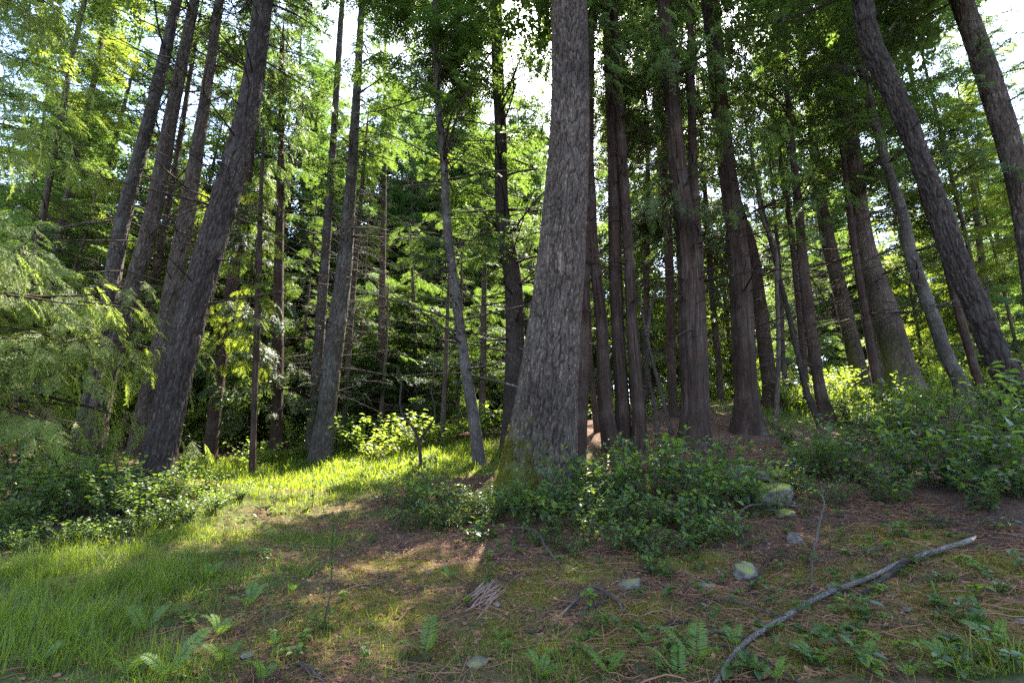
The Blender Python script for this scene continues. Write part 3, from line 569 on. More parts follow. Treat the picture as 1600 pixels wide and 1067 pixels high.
tree('broad_fir', 'broad brown fir trunk leaning left on the right slope', 'tree', 'h', 12.4,
     [(1416, 614, 66), (1405, 570, 52), (1384, 495, 45), (1352, 394, 36), (1340, 320, 32), (1328, 220, 28), (1316, 135, 24), (1300, 0, 18)], 22,
     crown=[(7.2, 22, 60, 2.8, 1., 10, .66, UP)], dead=(40, 2, 9, 1.8, .3), sides=48, rough=.014, mossy=.6, mosstop=3)
tree('thin_cedar', 'dark thin stem against the left side of the broad brown fir', 'tree', 'c', 11.6,
     [(1378, 640, 18), (1364, 562, 15), (1350, 478, 13), (1334, 380, 11), (1318, 250, 8)], 12, crown=[(6, 12, 30, 1.6, .6, 9, .5)], dead=(14, 2, 7, 1., .3), sides=16, leafm=L_HEM)
tree('curved_hemlock', 'long curved grey trunk between the broad fir and the big leaning trunk', 'tree', 'h', 10.6,
     [(1508, 622, 34), (1500, 596, 28), (1485, 569, 26), (1458, 495, 24), (1424, 400, 22), (1411, 337, 18), (1384, 253, 15), (1370, 202, 14), (1347, 111, 13), (1327, 17, 12)], 17,
     crown=[(5.8, 8.5, 18, 1.7, 1.8, 10, .55, dict(leafy=.8)), (8.5, 17, 46, 2.2, .8, 10, .6, UP)], dead=(30, 2, 9, 1.5, .3), sides=30, mat=M_GREY)
tree('red_stem', 'reddish slim trunk behind the big leaning trunk near the right edge', 'tree', 'c', 12.0,
     [(1530, 606, 18), (1526, 590, 17), (1502, 502, 16), (1475, 400, 13), (1440, 300, 10), (1428, 142, 8), (1411, 51, 7)], 15, crown=[(6, 15, 40, 1.8, .7, 9, .55)], dead=(20, 2, 8, 1., .3), sides=16, leafm=L_HEM)
tree('leaning_fir', 'big crooked trunk with flaking lichen spotted bark leaning left at the right edge', 'tree', 'h', 7.6,
     [(1600, 672, 58), (1580, 603, 50), (1553, 546, 45), (1526, 478, 42), (1489, 394, 40), (1472, 337, 36), (1445, 270, 33), (1421, 202, 33), (1391, 135, 34), (1360, 67, 33), (1347, 0, 30)], 18,
     crown=[(8.4, 18, 34, 2.6, 1., 9, .7, TOP)], dead=(14, 4, 8.6, .9, .3), mat=M_FIRD, sides=130, rough=.028, step=.03, mossy=.5, mosstop=1.0)
tree('leaning_fir', 'smooth brown trunk leaning left in the upper right corner', 'tree', 'h', 8.2,
     [(1660, 700, 60), (1630, 520, 52), (1593, 287, 44), (1570, 202, 42), (1549, 135, 40), (1526, 67, 37), (1502, 0, 34)], 18,
     crown=[(4.2, 7.5, 10, 1.4, 1.4, 10, .46, dict(az=(120, 280), hang=.4)), (8.4, 18, 34, 2.6, 1., 9, .7, TOP)], dead=(18, 4, 9, 1.1, .3), sides=80, step=.05, rough=.014)
tree('thin_hemlock', 'very thin stem behind the big crooked trunk, in front of bright green leaves', 'tree', 'h', 13.0,
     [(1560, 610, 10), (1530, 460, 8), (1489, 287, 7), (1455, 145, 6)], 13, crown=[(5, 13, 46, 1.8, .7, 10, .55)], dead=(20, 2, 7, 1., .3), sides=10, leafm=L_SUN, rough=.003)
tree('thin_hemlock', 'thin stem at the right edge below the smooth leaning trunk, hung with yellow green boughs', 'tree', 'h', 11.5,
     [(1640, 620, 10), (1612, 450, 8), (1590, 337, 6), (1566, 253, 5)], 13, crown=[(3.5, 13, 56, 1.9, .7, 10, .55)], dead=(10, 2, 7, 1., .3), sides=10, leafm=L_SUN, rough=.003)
tree('thin_pole', 'faint thin pole in the distance left of the stout cedar', 'tree', 'h', 16.0,
     [(1128, 640, 12), (1122, 560, 11), (1117, 512, 10), (1105, 350, 8), (1092, 150, 5)], 15, crown=[(5, 15, 50, 1.7, .6, 9, .55)], dead=(20, 1.5, 7, 1., .3), sides=12, rough=.003)
# saplings and young conifers in the middle distance
YH = dict(hang=.2)
tree('young_hemlock', 'dark young hemlock spreading between the sunlit fir and the slender grey trunk', 'tree', 'h', 15.4,
     [(652, 716, 11), (650, 600, 8), (646, 460, 5), (642, 380, 3)], 7.6, crown=[(.8, 7.5, 100, 2.3, .5, 13, .55, YH)], sides=12, rough=.003, dead=(20, .6, 3, 1.2, .3))
tree('young_hemlock', 'young hemlock behind the curved foot of the slender grey trunk', 'tree', 'h', 12.6,
     [(690, 715, 10), (695, 600, 8), (700, 470, 5)], 6.0, crown=[(1.2, 5.9, 50, 1.7, .4, 11, .45, YH)], sides=12, rough=.003)
tree('young_hemlock', 'tall young hemlock with sky showing through, left of the slender grey trunk', 'tree', 'h', 14.5,
     [(595, 712, 14), (596, 560, 12), (600, 300, 8), (602, 60, 4)], 13.5, crown=[(1.8, 13.4, 90, 2.1, .5, 11, .52, YH)], sides=12, rough=.003)
tree('young_hemlock', 'young hemlock filling the gap between the pair of dark trunks left of the great fir', 'tree', 'h', 13.0,
     [(752, 700, 12), (755, 560, 10), (757, 380, 6)], 8.2, crown=[(1.4, 8.0, 64, 1.8, .5, 11, .48, YH)], sides=12, rough=.003)
tree('young_hemlock', 'dense dark hemlock behind the broad fir on the right slope', 'tree', 'h', 15.5,
     [(1372, 600, 20), (1352, 400, 16), (1335, 200, 11), (1320, 20, 7)], 17, crown=[(4.0, 17, 110, 2.7, .8, 11, .62, YH)], sides=14)
tree('young_hemlock', 'dark layered hemlock behind the curved grey trunk on the right slope', 'tree', 'h', 14.0,
     [(1560, 606, 16), (1535, 420, 12), (1515, 250, 8)], 11, crown=[(2.6, 11, 80, 2.4, .7, 11, .58, YH)], sides=14)
tree('young_hemlock', 'feathery green hemlock glowing between the cedar clump and the stout cedar', 'tree', 'h', 17.0,
     [(1008, 650, 14), (1010, 450, 10), (1012, 250, 6)], 12, crown=[(1.6, 12, 80, 2.0, .5, 10, .55, YH)], sides=12, leafm=L_SUN)
for px, Y, h, nb, z0, lf, kd, lab in [(275, 13.5, 8.0, 84, .7, L_SUN, 'h', 'bright young hemlock showing between the leaning firs'), (470, 15.5, 9.5, 90, .6, L_HEM, 'h', 'young hemlock at the back of the glade left of the sunlit fir'), (560, 16.0, 8.0, 100, .5, L_FIR, 'h', 'dark young hemlock behind the very slim stem at the back of the glade'),
        (375, 15.0, 10.0, 96, .5, L_CED, 'c', 'young cedar between the two drooping cedars at the back of the glade'), (600, 13.8, 4.8, 90, .4, L_HEM, 'h', 'low dark conifer behind the forked sapling'), (716, 14.4, 7.5, 100, .5, L_HEM, 'h', 'dark young conifer seen between the slender grey trunk and the dark straight trunk'),
        (150, 14.0, 9.0, 90, .6, L_HEM, 'h', 'young hemlock behind the feet of the grey and brown leaning trunks'), (60, 13.0, 8.0, 84, .6, L_CED, 'c', 'young cedar in the second row near the left edge'), (1140, 17.0, 8.0, 84, .6, L_SUN, 'h', 'bright young conifer beyond the bare bank'), (1440, 16.0, 9.0, 90, .6, L_SUN, 'h', 'bright young conifer between the curved grey trunk and the red stem'),
        (1260, 18.0, 8.0, 84, .6, L_HEM, 'h', 'young conifer far behind the dark reddish trunk on the bank'), (1590, 14.5, 9.0, 90, .6, L_HEM, 'h', 'young hemlock behind the foot of the big crooked trunk')]:
    X_ = (px - 800) / F * Y * 1.02; b_ = np.array([X_, Y, float(H(X_, Y))]); r_ = ray(px, 700)
    def pix(P): q = P - np.array([0, 0, CAMZ]); d_ = q[1] * CP + q[2] * SP; return 800 + q[0] / d_ * F, 533.5 - (-q[1] * SP + q[2] * CP) / d_ * F, F / d_
    m0, m1, m2 = pix(b_), pix(b_ + [.05, 0, h * .5]), pix(b_ + [0, 0, h * .97])
    tree('young_conifer', lab, 'tree', kd, Y, [(m0[0], m0[1], .17 * m0[2]), (m1[0], m1[1], .10 * m1[2]), (m2[0], m2[1], .03 * m2[2])], h, crown=[(z0, h * .98, nb, 2.0, .4, 11, .52, dict(hang=.2 if kd == 'h' else .55, lod='mid'))], sides=12, rough=.003, leafm=lf)
def forked_sapling():
    Y = 9.4; b = at(656, 742, Y); b[2] = float(H(b[0], b[1])); root = thing('forked_sapling', 'small leafless sapling forking into a Y at the edge of the glade', 'sapling', b)
    g = Geo()
    for pts in ([(657, 745, 10), (657, 715, 9), (655, 684, 8)], [(655, 688, 8), (645, 668, 6.5), (630, 650, 5.5), (625, 630, 5), (627, 600, 4), (620, 570, 2.5)], [(655, 688, 7), (668, 670, 6), (678, 655, 5), (679, 635, 4.5), (674, 612, 3.5), (680, 580, 2)]):
        P = np.array([at(x, y, Y) for x, y, _ in pts]); R = np.array([wd * .3 * depth(p) / F for (_, _, wd), p in zip(pts, P)])
        S = spline(np.concatenate([P, R[:, None]], 1), 18); V, Fc, C = tubes((S[:, :3] - b)[None], S[None, :, 3], 8); g.add(V, Fc, co=C)
    B = 16; O = np.array([at(*p, Y) for p in [(626, 640), (627, 610), (679, 640), (674, 615), (655, 690), (640, 662), (668, 668), (622, 590)]])[RNG.integers(0, 8, B)]
    ev = boughs(g2 := Geo(), None, O, U(0, 6.28, B), U(0, .6, B), U(.25, .6, B), .1, .008, 0, 'h', 'mid', 0, 0); twiglets(g2, ev, B, 4, .18, .002)
    for V, Fc, C in zip(g2.V, g2.F, g2.C): g.add(V - b, Fc - Fc.min(), co=C)
    g.build('stem', M_FIRD, root, smooth=True)
forked_sapling()

# ------------------------------------------------------------------ the wood behind: copies of six full trees
def far_tree(kind, h, z0, L0, nb, ls, leafm, rad, seed):
    root = thing('background_conifer', 'x', 'tree'); g = Geo(); leaf = Geo(); n = 40; z = np.linspace(-.4, h, n)
    C = np.stack([.25 * np.sin(z * .25 + seed), .25 * np.cos(z * .21 + seed) - .2, z], -1); Rr = rad * np.clip(1 - z / h, .03, 1) ** .85
    V, Fc, co, mo, ti = trunk_geo(C, Rr, 12, .008, .15, seed, .5); g.add(V, Fc, co=co, moss=mo)
    f = (np.arange(nb) + U(0, 1, nb)) / nb; zz = z0 + (h - z0) * f; O = np.stack([np.interp(zz, z, C[:, k]) for k in range(3)], -1)
    boughs(g, leaf, O, U(0, 6.28, nb), U(-.15, .3, nb), (L0 * (1 - f) + .5) * U(.6, 1.2, nb), (.22 if kind == 'h' else .42) * U(.5, 1.3, nb), .009, 10, kind, 'coarse', ls, .15 if kind == 'h' else .5, curl=.12, gaps=False)
    m = 30; zz = U(1.5, max(z0, 4) + 1, m); O = np.stack([np.interp(zz, z, C[:, k]) for k in range(3)], -1)
    ev = boughs(g, None, O, U(0, 6.28, m), U(-.2, .3, m), U(.6, 1.8, m), .15, .009, 0, 'h', 'coarse', 0, 0); twiglets(g, ev, m, 3, .4, .004)
    g.build('trunk', M_CEDAR if kind == 'c' else M_FIR, root, smooth=True); leaf.build('crown', leafm, root); return root
FAR = [far_tree('h', 22, 6.0, 2.7, 98, .80, L_FIR, .19, 1), far_tree('h', 18, 2.6, 2.5, 104, .76, L_HEM, .13, 2), far_tree('c', 19, 3.6, 2.2, 104, .76, L_CED, .16, 3),
       far_tree('h', 15, 1.2, 2.3, 100, .68, L_SUN, .10, 4), far_tree('c', 13, .6, 2.1, 106, .70, L_CED, .11, 5), far_tree('h', 9, .4, 2.0, 90, .60, L_HEM, .07, 6)]
FARH = [22, 18, 19, 15, 13, 9]
FARLAB = ['tall conifer with a bare lower trunk in the background wood', 'dark hemlock with long level boughs in the background wood', 'drooping grey green cedar in the background wood',
          'bright green conifer glowing in the sun in the background wood', 'low dense cedar in the background wood', 'short young conifer filling the background wood']
FARGRP = ['tall bare trunked conifers of the background wood', 'hemlocks of the background wood', 'cedars of the background wood', 'bright conifers of the background wood', 'low dense cedars of the background wood', 'young conifers of the background wood']
spots, tries = [(1.3, 16.6), (6.0, 17.4), (-2.6, 22.5), (-1.1, 21.6), (-4.2, 24.5), (.3, 24), (-2.0, 26.5), (-6, 25), (-5, 30.5), (-1.8, 32.5), (-4, 34), (1.2, 30.5), (-7.5, 32), (-.2, 37), (-3, 37), (-1.2, 30), (-2.6, 29), (-9.5, 34), (-3.2, 31), (-.6, 29), (.4, 34), (3.2, 26), (-6, 33), (-2.2, 38), (-9, 30), (6.5, 28), (-12, 26), (-4.5, 36), (1.5, 38)], 0
TALL = len(spots)
while len(spots) < 180 and tries < 9000:
    tries += 1; y = 15.5 + 34 * RNG.random() ** 1.15; x = U(-1, 1) * (y * 1.08 + 3)
    if (y < 18 and abs(x) < 4) or (x > 2.5 and U(0, 1) < .62 and len(spots) > 60) or (x > 2.5 and y < 21): continue
    if any((x - a) ** 2 + (y - b) ** 2 < (1.5 + .03 * y) ** 2 for a, b in spots): continue
    spots.append((x, y))
used = set()
for n_, (x, y) in enumerate(spots):
    bright = .32 if x < 2 else .22
    k = int(RNG.choice(6, p=[.26, .17, .14, bright * .6, .13, .30 - bright * .6])) if y < 32 else int(RNG.choice(6, p=[.18, .18, .12, .20, .16, .16]))
    loc = (x, y, float(H(x, y)) - .1); s = U(.85, 1.2)
    if n_ < TALL: k, s = (0, 2, 0, 1)[n_ % 4], U(1.15, 1.32)
    lim = 99.; wx = 1.4 if n_ < TALL and y > 28 else 1.0
    for c, r in GAPS:
        if r < .7: continue
        al, la = ((x - c[0]) * SUN[0] + (y - c[1]) * SUN[1]) / math.cos(SUN_EL), abs((x - c[0]) * SUN[1] - (y - c[1]) * SUN[0]) / math.cos(SUN_EL)
        if al > 0 and la < r + 1.6: lim = min(lim, c[2] + (al - 1.5) * math.tan(SUN_EL) - r)
    lim -= loc[2]
    if lim < FARH[k] * s:
        ok_ = [q for q in range(6) if FARH[q] * .8 < lim]
        if not ok_: continue
        k = ok_[0] if len(ok_) == 1 else int(RNG.choice(ok_)); s = min(1.1, lim / FARH[k])
    if k not in used:
        used.add(k); r = FAR[k]; r.location = loc; r.rotation_euler = (0, 0, U(0, 6)); r.scale = (s * wx, s * wx, s); r['label'] = FARLAB[k]; r['group'] = FARGRP[k]
    else: dup(FAR[k], loc, U(0, 6.28), (s * wx, s * wx, s * U(.92, 1.0)), FARLAB[k], FARGRP[k])

# ------------------------------------------------------------------ broad leaved undergrowth
def leaves(geo, P, A, Nn, L, wd, tint, fold=.25, curl=.15, mat=0, moss=0.0):
    """pointed oval leaves, folded along the midrib: base P, axis A, upper side Nn"""
    A = norm(A); Nn = norm(Nn - A * (Nn * A).sum(-1, keepdims=True)); Bn = np.cross(Nn, A); n = len(P)
    t = np.array([0, .28, .62, 1.0]); hw = np.array([0, .5, .42, 0]) * wd
    pts = [(0, 0, 0)]
    for k in (1, 2): pts += [(t[k], 0, -curl * t[k] ** 2), (t[k], hw[k], fold * hw[k] - curl * t[k] ** 2), (t[k], -hw[k], fold * hw[k] - curl * t[k] ** 2)]
    pts.append((1, 0, -curl)); T = np.array(pts)
    Fc = np.array([(0, 1, 2), (0, 3, 1), (1, 4, 5), (1, 5, 2), (1, 6, 4), (1, 3, 6), (4, 7, 5), (4, 6, 7)])
    W = P[:, None] + (A[:, None] * T[None, :, 0:1] + Bn[:, None] * T[None, :, 1:2] + Nn[:, None] * T[None, :, 2:3]) * np.asarray(L)[:, None, None]
    geo.add(W.reshape(-1, 3), (Fc[None] + (np.arange(n) * 8)[:, None, None]).reshape(-1, 3), tint=np.repeat(np.broadcast_to(tint, (n,)), 8), mat=mat, moss=np.repeat(np.broadcast_to(moss, (n,)), 8))
def shrub_proto(h, rad, ns, nl, ll, label, group, young=.15, name='salal_shrub', leafm=None):
    root = thing(name, label, 'shrub', group=group); g, lf = Geo(), Geo()
    az = U(0, 6.28, ns); O = np.stack([np.cos(az), np.sin(az), 0 * az], -1) * U(0, .25 * rad, ns)[:, None]; O[:, 2] = -.05
    tip = np.stack([np.cos(az), np.sin(az), 0 * az], -1) * (rad * U(.25, 1, ns))[:, None]; hh = h * U(.5, 1.1, ns); tip[:, 2] = hh
    t = np.linspace(0, 1, 7)[None, :, None]; mid = O * .3 + tip * .35 + np.stack([U(-.08, .08, ns), U(-.08, .08, ns), hh * .35], -1)
    ev = lambda t: (1 - t) ** 2 * O[:, None] + 2 * t * (1 - t) * mid[:, None] + t * t * tip[:, None]
    V, Fc, C = tubes(ev(t), np.broadcast_to(.005 - .0035 * t[..., 0], (ns, 7)), 4); g.add(V, Fc, co=C)
    ts = (.18 + .82 * (np.arange(nl)[None] + U(0, 1, (ns, nl))) / nl)[..., None]
    P = ev(ts); T = norm(ev(ts + .02) - P).reshape(-1, 3); P = P.reshape(-1, 3); n = len(P)
    sg = np.tile(np.where(np.arange(nl) % 2 == 0, 1, -1), ns); sd = norm(np.cross(T, np.array([0, 0, 1.])) + U(-.4, .4, (n, 3)))
    A = T * U(.1, .6, n)[:, None] + sd * sg[:, None] + np.array([0, 0, .05]); A[:, 2] += U(-.45, .35, n)
    yv = (U(0, 1, n) < young) & (ts.reshape(-1) > .55)
    leaves(lf, P + A * .01, A, np.array([0, 0, 1.]) + U(-.5, .5, (n, 3)), ll * U(.6, 1.25, n), U(.55, .75), np.clip(U(.05, .65, n) + .3 * ts.reshape(-1) - .1, 0, 1), mat=0) if not yv.any() else None
    if yv.any():
        tt = np.clip(U(.05, .65, n) + .3 * ts.reshape(-1) - .1, 0, 1); Nn = np.array([0, 0, 1.]) + U(-.5, .5, (n, 3)); LL = ll * U(.6, 1.25, n)
        for m, mi in ((~yv, 0), (yv, 1)): leaves(lf, (P + A * .01)[m], A[m], Nn[m], LL[m], .64, tt[m], mat=mi)
    g.build('stem', M_TWIG, root, smooth=True); lf.build('foliage', [leafm or L_SAL, L_SALN], root); return root
def patch(protos, spots, smin=.85, smax=1.2):
    """each shrub of a thicket is its own thing; the prototypes stand at the first spots"""
    for i, (px, py, s) in enumerate(spots):
        g = ground_at(px, py); pr = protos[i % len(protos)]; sc = s * U(smin, smax)
        if i < len(protos): pr.location = (g[0], g[1], g[2] - .02); pr.rotation_euler = (0, 0, U(0, 6)); pr.scale = (sc,) * 3
        else: dup(pr, (g[0], g[1], g[2] - .02), U(0, 6.28), sc)
A_ = 'leafy low shrub in the dark thicket on the left bank below the leaning firs', 'shrubs of the left thicket'
patch([shrub_proto(.52, .48, 24, 16, .062, *A_, young=.16) for _ in range(3)],
      [(15, 775, 1), (70, 790, 1), (125, 785, 1), (180, 790, 1), (225, 795, .9), (265, 790, .8), (40, 815, .9), (100, 815, .9), (160, 815, .9), (215, 812, .8), (5, 835, .8), (55, 838, .7), (20, 740, 1.1), (80, 745, 1.1), (140, 750, 1), (190, 755, 1), (-30, 800, 1.1), (250, 825, .6), (210, 838, .6), (150, 850, .6), (100, 856, .55), (40, 862, .55), (290, 815, .55), (330, 800, .5), (0, 860, .6), (375, 780, .5)])
A_ = 'small yellow green shrub at the shaded foot of the dark leaning fir', 'sunny shrubs round the leaning fir'
patch([shrub_proto(.4, .36, 13, 11, .06, *A_, young=.6, leafm=L_SALN) for _ in range(2)], [(275, 765, 1), (305, 780, .8), (330, 765, .8), (345, 790, .7), (290, 745, 1), (315, 735, 1), (285, 800, .7), (250, 775, .8)])
A_ = 'glossy leaved shrub in the thicket round the foot of the great fir', 'shrubs of the middle thicket'
patch([shrub_proto(h_, r_, n_, k_, l_, *A_, young=y_) for h_, r_, n_, k_, l_, y_ in ((.42, .52, 16, 14, .066, .28), (.52, .5, 10, 11, .088, .4), (.34, .55, 20, 16, .05, .2), (.60, .42, 8, 13, .075, .5), (.40, .6, 11, 12, .08, .3))],
      [(640, 800, 1.03), (680, 812, 1.03), (715, 822, 0.92), (650, 775, 1.03), (690, 785, 0.92), (760, 822, 0.92), (800, 815, 0.92), (845, 800, 1.03), (880, 795, 1.15), (915, 785, 1.26), (950, 785, 1.26), (985, 780, 1.26), (1020, 780, 1.15), (1055, 780, 1.15),
       (1090, 785, 1.15), (1115, 800, 1.03), (880, 835, 0.92), (925, 830, 1.03), (965, 825, 1.03), (1010, 825, 1.03), (1055, 825, 0.92), (1095, 830, 0.80), (905, 755, 1.26), (960, 755, 1.26), (1010, 750, 1.26), (1060, 750, 1.26), (1100, 755, 1.03), (850, 850, 0.69), (960, 865, 0.69), (1060, 865, 0.69), (1120, 850, 0.69), (740, 850, 0.57), (775, 800, 0.92), (820, 830, 0.80), (1150, 775, 0.92), (1140, 735, 1.03), (1180, 800, 0.80), (1215, 800, 0.80), (600, 790, 0.69), (620, 825, 0.69), (1000, 850, 0.69), (1030, 900, 0.52), (900, 865, 0.57), (1160, 850, 0.52), (1225, 740, 0.92), (1240, 700, 1.03), (720, 800, .9), (745, 790, .8), (770, 815, .8), (810, 800, .9), (860, 810, .9), (900, 805, .9), (940, 810, .9), (830, 770, .8), (1125, 770, .9), (1165, 790, .8), (980, 860, .7), (1020, 870, .7), (920, 850, .7), (1100, 850, .7), (690, 830, .7), (660, 825, .7), (1040, 820, .9)])
A_ = 'large leaved dark shrub in the tall thicket covering the right bank', 'shrubs of the right thicket'
patch([shrub_proto(h_, r_, n_, k_, l_, *A_, young=y_) for h_, r_, n_, k_, l_, y_ in ((.64, .58, 24, 17, .076, .16), (.74, .55, 17, 14, .095, .2), (.55, .62, 26, 18, .062, .12), (.80, .45, 12, 14, .085, .35), (.6, .65, 18, 15, .085, .14))],
      [(1275, 750, .9), (1320, 755, 1), (1370, 760, 1), (1420, 765, 1), (1470, 765, 1), (1520, 770, 1), (1570, 775, 1), (1610, 780, 1), (1295, 715, .9), (1340, 705, 1), (1390, 705, 1), (1440, 705, 1), (1490, 705, 1), (1545, 710, 1), (1595, 715, 1),
       (1330, 665, 1), (1380, 655, 1.1), (1430, 655, 1.1), (1480, 655, 1.1), (1530, 660, 1.1), (1580, 670, 1.1), (1250, 775, .7), (1300, 790, .7), (1630, 700, 1.2), (1400, 790, .7), (1540, 800, .7)])
A_ = 'tall young shrub with pale green top leaves standing over the right thicket', 'tall bright shrubs over the right thicket'
patch([shrub_proto(.85, .35, 7, 11, .10, *A_, young=.8, leafm=L_SALN)], [(1355, 665, 1), (1455, 660, 1), (1590, 690, 1.2), (1545, 640, 1), (1420, 630, 1)])
A_ = 'slender upright leafy shoot rising above the middle thicket', 'upright shoots of the middle thicket'
patch([shrub_proto(.62, .18, 3, 12, .075, *A_, young=.55, name='salal_shoot') for _ in range(3)], [(865, 770, 1.1), (905, 765, 1), (990, 770, .9), (1045, 770, 1), (1100, 770, 1), (935, 790, .9), (800, 805, .8), (1140, 780, .8), (1215, 780, .8), (690, 790, .7), (640, 790, .7), (1010, 800, .8), (1075, 800, .8), (850, 800, .8), (1185, 800, .7)])
A_ = 'low sunlit bush in the far undergrowth beyond the glade', 'sunny bushes of the far undergrowth'
_fs = []
while len(_fs) < 110:
    y = U(11.5, 26); x = U(-1, 1) * y * 1.05
    if -6 < x < -3 and y < 14: continue
    _fs.append((x, y))
_fs += [(at(px, 700, y)[0], y) for px, y in ((540, 12.6), (575, 12.2), (600, 13), (630, 11.6), (655, 12.2), (690, 11.8), (560, 14), (610, 14.5), (660, 13.8), (705, 13), (460, 13.6), (480, 12.6), (520, 14.5), (590, 11.3))]
_pr = [shrub_proto(.7, .8, 22, 12, .11, *A_, young=.6, name='understory_bush', leafm=L_SALN), shrub_proto(.55, .8, 22, 12, .11, *A_, young=.5, name='understory_bush', leafm=L_SUN)]
for i, (x, y) in enumerate(_fs):
    loc = (x, y, float(H(x, y)) - .03)
    if i < 2: _pr[i].location = loc
    else: dup(_pr[i % 2], loc, U(0, 6.28), U(.7, 1.3))

# ------------------------------------------------------------------ ferns, seedlings and the tall stalk
def fern_proto(nf, L, label, group=None):
    root = thing('wood_fern', label, 'fern', group=group)
    for i in range(nf):
        g = Geo(); az = 2 * math.pi * i / nf + U(-.4, .4); l = L * U(.7, 1.15); m = 15
        t = np.linspace(0, 1, m); c = np.stack([np.cos(az) * l * t * .66, np.sin(az) * l * t * .66, l * (1.15 * t - .62 * t * t)], -1)
        V, Fc, C = tubes(c[None], np.full((1, m), .0018), 3); g.add(V, Fc, co=C, tint=.4)
        T = norm(np.gradient(c, axis=0)); up = np.array([0, 0, 1.]); sd = norm(np.cross(T, up)); nn = np.cross(sd, T)
        k = 22; tk = np.linspace(.12, .98, k)
        for s in (-1, 1):
            P = np.stack([np.interp(tk, t, c[:, q]) for q in range(3)], -1); S_ = np.stack([np.interp(tk, t, sd[:, q]) for q in range(3)], -1); T_ = np.stack([np.interp(tk, t, T[:, q]) for q in range(3)], -1); N_ = np.stack([np.interp(tk, t, nn[:, q]) for q in range(3)], -1)
            leaves(g, P, S_ * s + T_ * .35 + U(-.12, .12, (k, 3)), N_ + U(-.2, .2, (k, 3)), l * .19 * np.sin(np.pi * np.clip(.2 + .8 * tk, 0, 1)) ** .8 + .004, .2, U(.25, .9, k), fold=.1, curl=.1)
        g.build('frond', L_FERN, root)
    return root
FG = 'small light green ferns in the grassy foreground'
FS = [(325, 905, 1.), (390, 950, 1.15), (225, 990, 1.), (170, 985, .8), (340, 998, 1.), (262, 1062, 1.1), (198, 1062, 1.), (408, 1066, .9), (665, 1030, 1.1), (455, 925, .7), (845, 1062, .9), (1090, 1040, 1.1), (1280, 1045, 1.), (1215, 1064, .9), (700, 905, .6), (310, 940, .6), (1180, 1050, .7), (1420, 1060, .6), (120, 1010, .9), (280, 965, .7), (350, 1040, .8), (430, 1010, .6), (1010, 1010, .8), (1060, 1062, .9), (1150, 1010, .7), (1480, 1035, .8), (1560, 1010, .7), (950, 1055, .8), (780, 1000, .6), (1350, 1035, .8), (60, 1045, .9)]
FL = {0: 'upright fern at the top of the grassy slope', 1: 'largest fern of the group in the grass left of the tall stalk', 8: 'bright arching fern alone on the path at the lower centre', 11: 'fern by the lower end of the long fallen branch', 12: 'fern under the long fallen branch'}
FP = [fern_proto(4, .25, 'x'), fern_proto(5, .22, 'x'), fern_proto(3, .29, 'x')]
for i, (px, py, s) in enumerate(FS):
    g = ground_at(px, py); p = FP[i % 3]; lab = FL.get(i, 'small light green fern in the short grass')
    r = p if i < 3 else dup(p, (0, 0, 0), 0)
    r.location = g; r.rotation_euler = (U(-.25, .25), U(-.25, .25), U(0, 6)); s *= U(.65, 1.0); r.scale = (s,) * 3; r['label'] = lab; r['group'] = FG
def seedling(px, py, n, ll, h, label, m=None, group=None):
    b = ground_at(px, py); root = thing('salal_seedling', label, 'seedling', b, 0, group); g, lf = Geo(), Geo()
    ns = max(1, n // 4); az = U(0, 6.28, ns); tip = np.stack([np.cos(az) * h * .5, np.sin(az) * h * .5, h * U(.6, 1.1, ns)], -1)
    P = np.array([0, 0, -.02])[None, None] * 1 + tip[:, None] * (np.linspace(0, 1, 5)[None, :, None] ** np.array([1.4, 1.4, .9])); V, Fc, C = tubes(P, np.full((ns, 5), .0022), 4); g.add(V, Fc, co=C)
    k = n // ns + 1; t = U(.45, 1, (ns, k)); Q = np.stack([np.stack([np.interp(t[i], np.linspace(0, 1, 5), P[i, :, c]) for c in range(3)], -1) for i in range(ns)]).reshape(-1, 3); q = len(Q)
    a = U(0, 6.28, q); A = np.stack([np.cos(a), np.sin(a), U(-.2, .5, q)], -1)
    leaves(lf, Q, A, np.array([0, 0, 1.]) + U(-.35, .35, (q, 3)), ll * U(.6, 1.15, q), .66, U(.3, 1, q))
    g.build('stem', M_TWIG, root); lf.build('foliage', m or L_SALN, root)
seedling(1240, 952, 5, .085, .10, 'bright pale green seedling leaning on the middle of the long fallen branch')
seedling(1340, 960, 9, .075, .13, 'green leafed sprig right of the middle of the long fallen branch')
seedling(1338, 985, 6, .075, .07, 'low dark leafed sprig below the long fallen branch', L_SAL)
seedling(1290, 995, 7, .085, .06, 'broad dark leaves lying flat below the long fallen branch', L_SAL)
seedling(1322, 872, 8, .07, .10, 'yellow green seedling above the long fallen branch')
seedling(1300, 905, 7, .07, .11, 'dark and light leafed sprig beside the small grey rock', L_SAL)
seedling(705, 905, 7, .05, .08, 'tiny bright seedling on the bare path')
HG = 'small leafy herbs of the forest floor'; HL = 'small leafy herb growing out of the litter and moss of the foreground'
